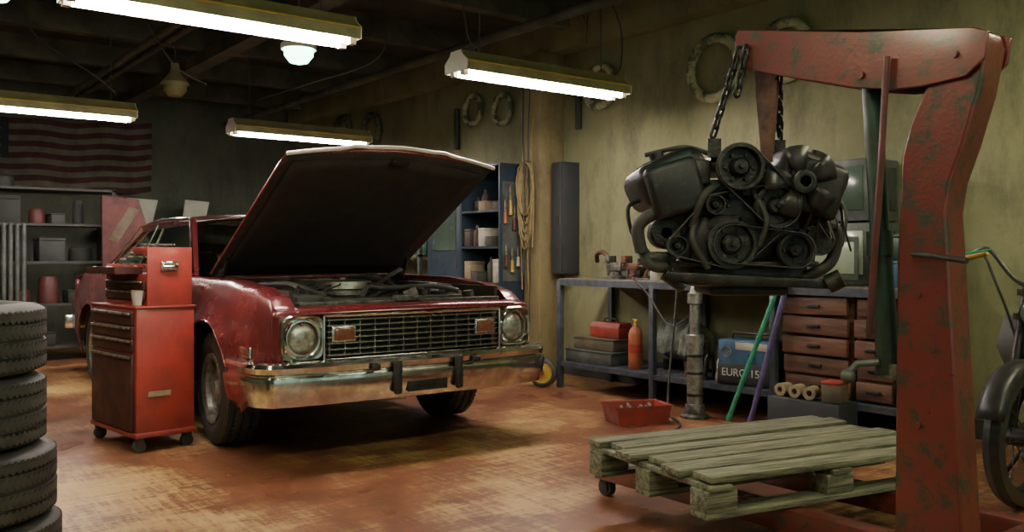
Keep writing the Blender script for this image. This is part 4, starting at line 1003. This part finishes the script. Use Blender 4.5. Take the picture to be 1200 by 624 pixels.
for z, n in ((.163, 7), (.613, 8), (1.063, 9), (1.463, 9), (1.843, 6)):
    y = .25
    for i in range(n):
        w_ = R.uniform(.10, .28); y += w_/2
        if not (z < .7 and y < 1.0):
            hh = R.uniform(.08, .30) if z < 1.8 else R.uniform(.06, .16)
            if R.random() < .4:
                e = thing('storage_jar', 'dusty round container on the dark shelving unit', 'container', (-10.66+R.uniform(-.05, .05), y, z), 0, 'dusty containers on shelving')
                B().lathe([(0, 0), (w_*.42, 0), (w_*.44, hh*.1), (w_*.40, hh*.85), (w_*.3, hh)], seg=20, cap1=True).obj('container_body', R.choice(['dull_a', 'dull_c', 'dull_e', 'darkred', 'greymetal']), e)
            else:
                clutter_box('storage_box', -10.70+R.uniform(-.04, .04), y, z, (.3, w_*.92, hh), R.choice(['dull_a', 'dull_b', 'dull_c', 'dull_e', 'dull_e', 'darkgrey']), 'dusty storage box on the dark shelving unit', 'box', R.uniform(-.04, .04), None, 'dusty boxes on shelving')
        y += w_/2+R.uniform(.015, .09)
        if y > 2.25: break
e = thing('pipe_rack', 'rack of upright shiny metal tubes', 'rack', (-10.25, 1.28, .6))
b = B()
for i in range(12): b.cyl((0, -.33+.06*i, .02), (0, -.33+.06*i, .85), .022, seg=10)
b.pieces('metal_tube', 'greymetal', e)
B().box((0, 0, .01), (.08, .8, .03)).obj('rail', 'greymetal', e)
B().box((0, 0, -.3), (.1, .8, .6)).obj('stand', 'darkgrey', e)
e = thing('car_body_panel', 'maroon spare car body panel leaning upright', 'car part', (-10.35, 2.62, 0))
B().prism([(-.25, .0), (.22, 0), (.34, 1.0), (.12, 1.74), (-.26, 1.78)], 0, .05, 'yz').obj('panel', 'darkred', e, bevel=.01)
B().prism([(-.20, 1.30), (-.10, 1.26), (.12, 1.62), (.02, 1.66)], .05, .056, 'yz').obj('stripe', 'dull_d', e)
e = thing('storage_cabinet', 'dark low cabinet standing along the back wall', 'cabinet', (-12.2, 3.9, 0))
B().box((0, 0, .74), (.6, 2.2, 1.48), bev=.01).obj('body', 'darkgrey', e)
for i in range(3):
    d = B().box((.306, -.72+.72*i, .74), (.012, .68, 1.38), bev=.004).obj('door', 'darkgrey', e); B().box((.322, -.5+.72*i, .8), (.02, .02, .15)).obj('handle', 'clutter', d)
for y, w in ((3.22, .44), (3.92, .38)):
    B().prism([(-w/2, .0), (w/2-.1, 0), (w/2, .36), (-w/2+.06, .38)], -.02, .02, 'yz').obj('blank_board', 'pale', loc=(-12.0, y, 1.485), rot=(0, -.18, 0), label='pale blank board leaning on top of the cabinet', cat='board', group='pale boards')
for i in range(6):
    bottle('can', -12.15, 4.35+.11*i, 1.481, .045, R.uniform(.15, .25), R.choice(['darkgrey', 'greymetal', 'darkred']), 'darkgrey', 'dusty can on the back cabinet', 'cans on back cabinet', 'can')

# ------------------------------------------------------------------ MOTORCYCLE
mo = thing('motorcycle', 'dusty dark motorcycle with spoked wheels parked by wall', 'motorcycle', (-1.78, 4.72, 0), rad(-90))
def bw(x):
    w = bpy.data.objects.new('wheel', None); COL.objects.link(w); w.parent = mo; w.location = (x, 0, .31)
    B().lathe([(.235, -.03), (.26, -.045), (.295, -.035), (.31, 0), (.295, .035), (.26, .045), (.235, .03)], (0, 0, 0), (0, 1, 0), 44, closed=True).obj('tire', 'blackplastic', w)
    B().lathe([(.24, -.025), (.225, -.02), (.22, 0), (.225, .02), (.24, .025)], (0, 0, 0), (0, 1, 0), 44).obj('rim', 'blackmetal', w)
    b = B()
    for i in range(28):
        a = 2*pi*i/28; s_ = 1 if i % 2 else -1; a2 = a+.25*(1 if (i//2) % 2 else -1)
        b.cyl((.03*math.cos(a), s_*.03, .03*math.sin(a)), (.225*math.cos(a2), 0, .225*math.sin(a2)), .002, seg=5)
    so = b.obj('spokes', 'engmetal', w); so['kind'] = 'stuff'; B().cyl((0, -.05, 0), (0, .05, 0), .04).obj('hub', 'blackmetal', w)
bw(.50); bw(-.50)
b = B()
for s_ in (-1, 1): b.cyl((.50, s_*.075, .31), (.30, s_*.075, .88), .022, seg=12); b.cyl((.38, s_*.075, .66), (.27, s_*.075, .97), .018, seg=12)
b.box((.32, 0, .84), (.06, .2, .03)); b.box((.28, 0, .95), (.06, .2, .03)); b.obj('front_fork', 'engmetal', mo)
b = B(); b.loft([[(.5+(r_)*math.cos(a), y, .31+(r_)*math.sin(a)) for a in [rad(20+130*k/14) for k in range(15)]] for y, r_ in ((-.06, .325), (-.03, .345), (.03, .345), (.06, .325))], False); b.obj('front_fender', 'blackplastic', mo, solid=.006)
B().tube([(.20, -.37, 1.12), (.24, -.26, 1.15), (.27, -.1, .99), (.27, .1, .99), (.24, .26, 1.15), (.20, .37, 1.12)], .011, 8, smooth=6).obj('handlebar', 'blackmetal', mo)
b = B()
for s_ in (-1, 1): b.cyl((.215, s_*.28, 1.14), (.195, s_*.39, 1.11), .018)
b.pieces('grip', 'yellow', mo)
b = B()
for s_ in (-1, 1): b.tube([(.25, s_*.24, 1.15), (.28, s_*.3, 1.14), (.26, s_*.4, 1.12)], .006, 6, smooth=5)
b.pieces('brake_lever', 'green', mo)
B().lathe([(.0, .0), (.04, .01), (.055, .04), (.06, .09), (.055, .10)], (.30, 0, .86), (1, 0, 0), 24).obj('headlight_shell', 'blackplastic', mo)
B().lathe([(0, .01), (.035, .008), (.055, 0)], (.395, 0, .86), (1, 0, 0), 24).obj('headlight', 'screen', mo)
b = B(); b.loft([[(.30, -.16, .84), (.30, .16, .84)], [(.36, -.17, .70), (.36, .17, .70)], [(.30, -.14, .56), (.30, .14, .56)]], False); b.obj('front_fairing', 'darkgrey', mo, solid=.008)
b = B(); b.ball((.02, 0, .78), .16, (1.5, .8, .75), 24); b.cyl((.02, 0, .88), (.02, 0, .91), .035); b.obj('fuel_tank', 'darkred', mo)
B().box((-.36, 0, .76), (.52, .22, .09), bev=.04, seg=3).obj('seat', 'seat', mo)
b = B(); b.box((.0, 0, .42), (.30, .24, .26), bev=.03); b.cyl((.06, 0, .5), (.14, 0, .68), .08, seg=16)
for i in range(5): b.lathe([(.105, .0), (.105, .008)], (.07+.016*i, 0, .54+.03*i), (.4, 0, .9), 18, True, True)
b.obj('engine', 'engmetal', mo)
b = B()
for s_ in (-1, 1):
    b.tube([(.26, s_*.03, .88), (.2, s_*.10, .45), (.1, s_*.12, .26), (-.2, s_*.12, .26), (-.5, s_*.09, .31)], .014, 8); b.tube([(.24, s_*.03, .9), (-.15, s_*.09, .70), (-.6, s_*.11, .72)], .014, 8); b.cyl((-.5, s_*.12, .33), (-.42, s_*.12, .7), .022)
b.obj('frame', 'blackmetal', mo)
B().tube([(.14, -.1, .55), (.24, -.14, .4), (.15, -.17, .22), (-.2, -.17, .22), (-.62, -.17, .3)], .022, 10, smooth=6).obj('exhaust_pipe', 'engmetal', mo)
b = B(); b.tube([(.2, -.3, 1.12), (.35, -.2, 1.05), (.36, -.08, .7), (.48, -.06, .36)], .006, 6, smooth=6); b.tube([(.2, .3, 1.12), (.36, .2, 1.12), (.34, .06, .8), (.1, .05, .6)], .006, 6, smooth=6); b.pieces('control_cable', 'blackplastic', mo)
B().cyl((.02, -.12, .27), (.0, -.30, .012), .011).obj('kickstand', 'blackmetal', mo)

# ------------------------------------------------------------------ camera / world
cam = bpy.data.cameras.new('camera'); co = bpy.data.objects.new('camera', cam); COL.objects.link(co)
cam.sensor_width = 36; cam.lens = 1050/1200*36; cam.shift_y = -12/1200
co.location = (0, 0, 1.12)
co.rotation_euler = (pi/2, 0, rad(52.5))
cam.clip_start = .05
SC.camera = co
w = bpy.data.worlds.new('world'); SC.world = w; w.use_nodes = True
w.node_tree.nodes['Background'].inputs[0].default_value = (.55, .85, .66, 1); w.node_tree.nodes['Background'].inputs[1].default_value = .62
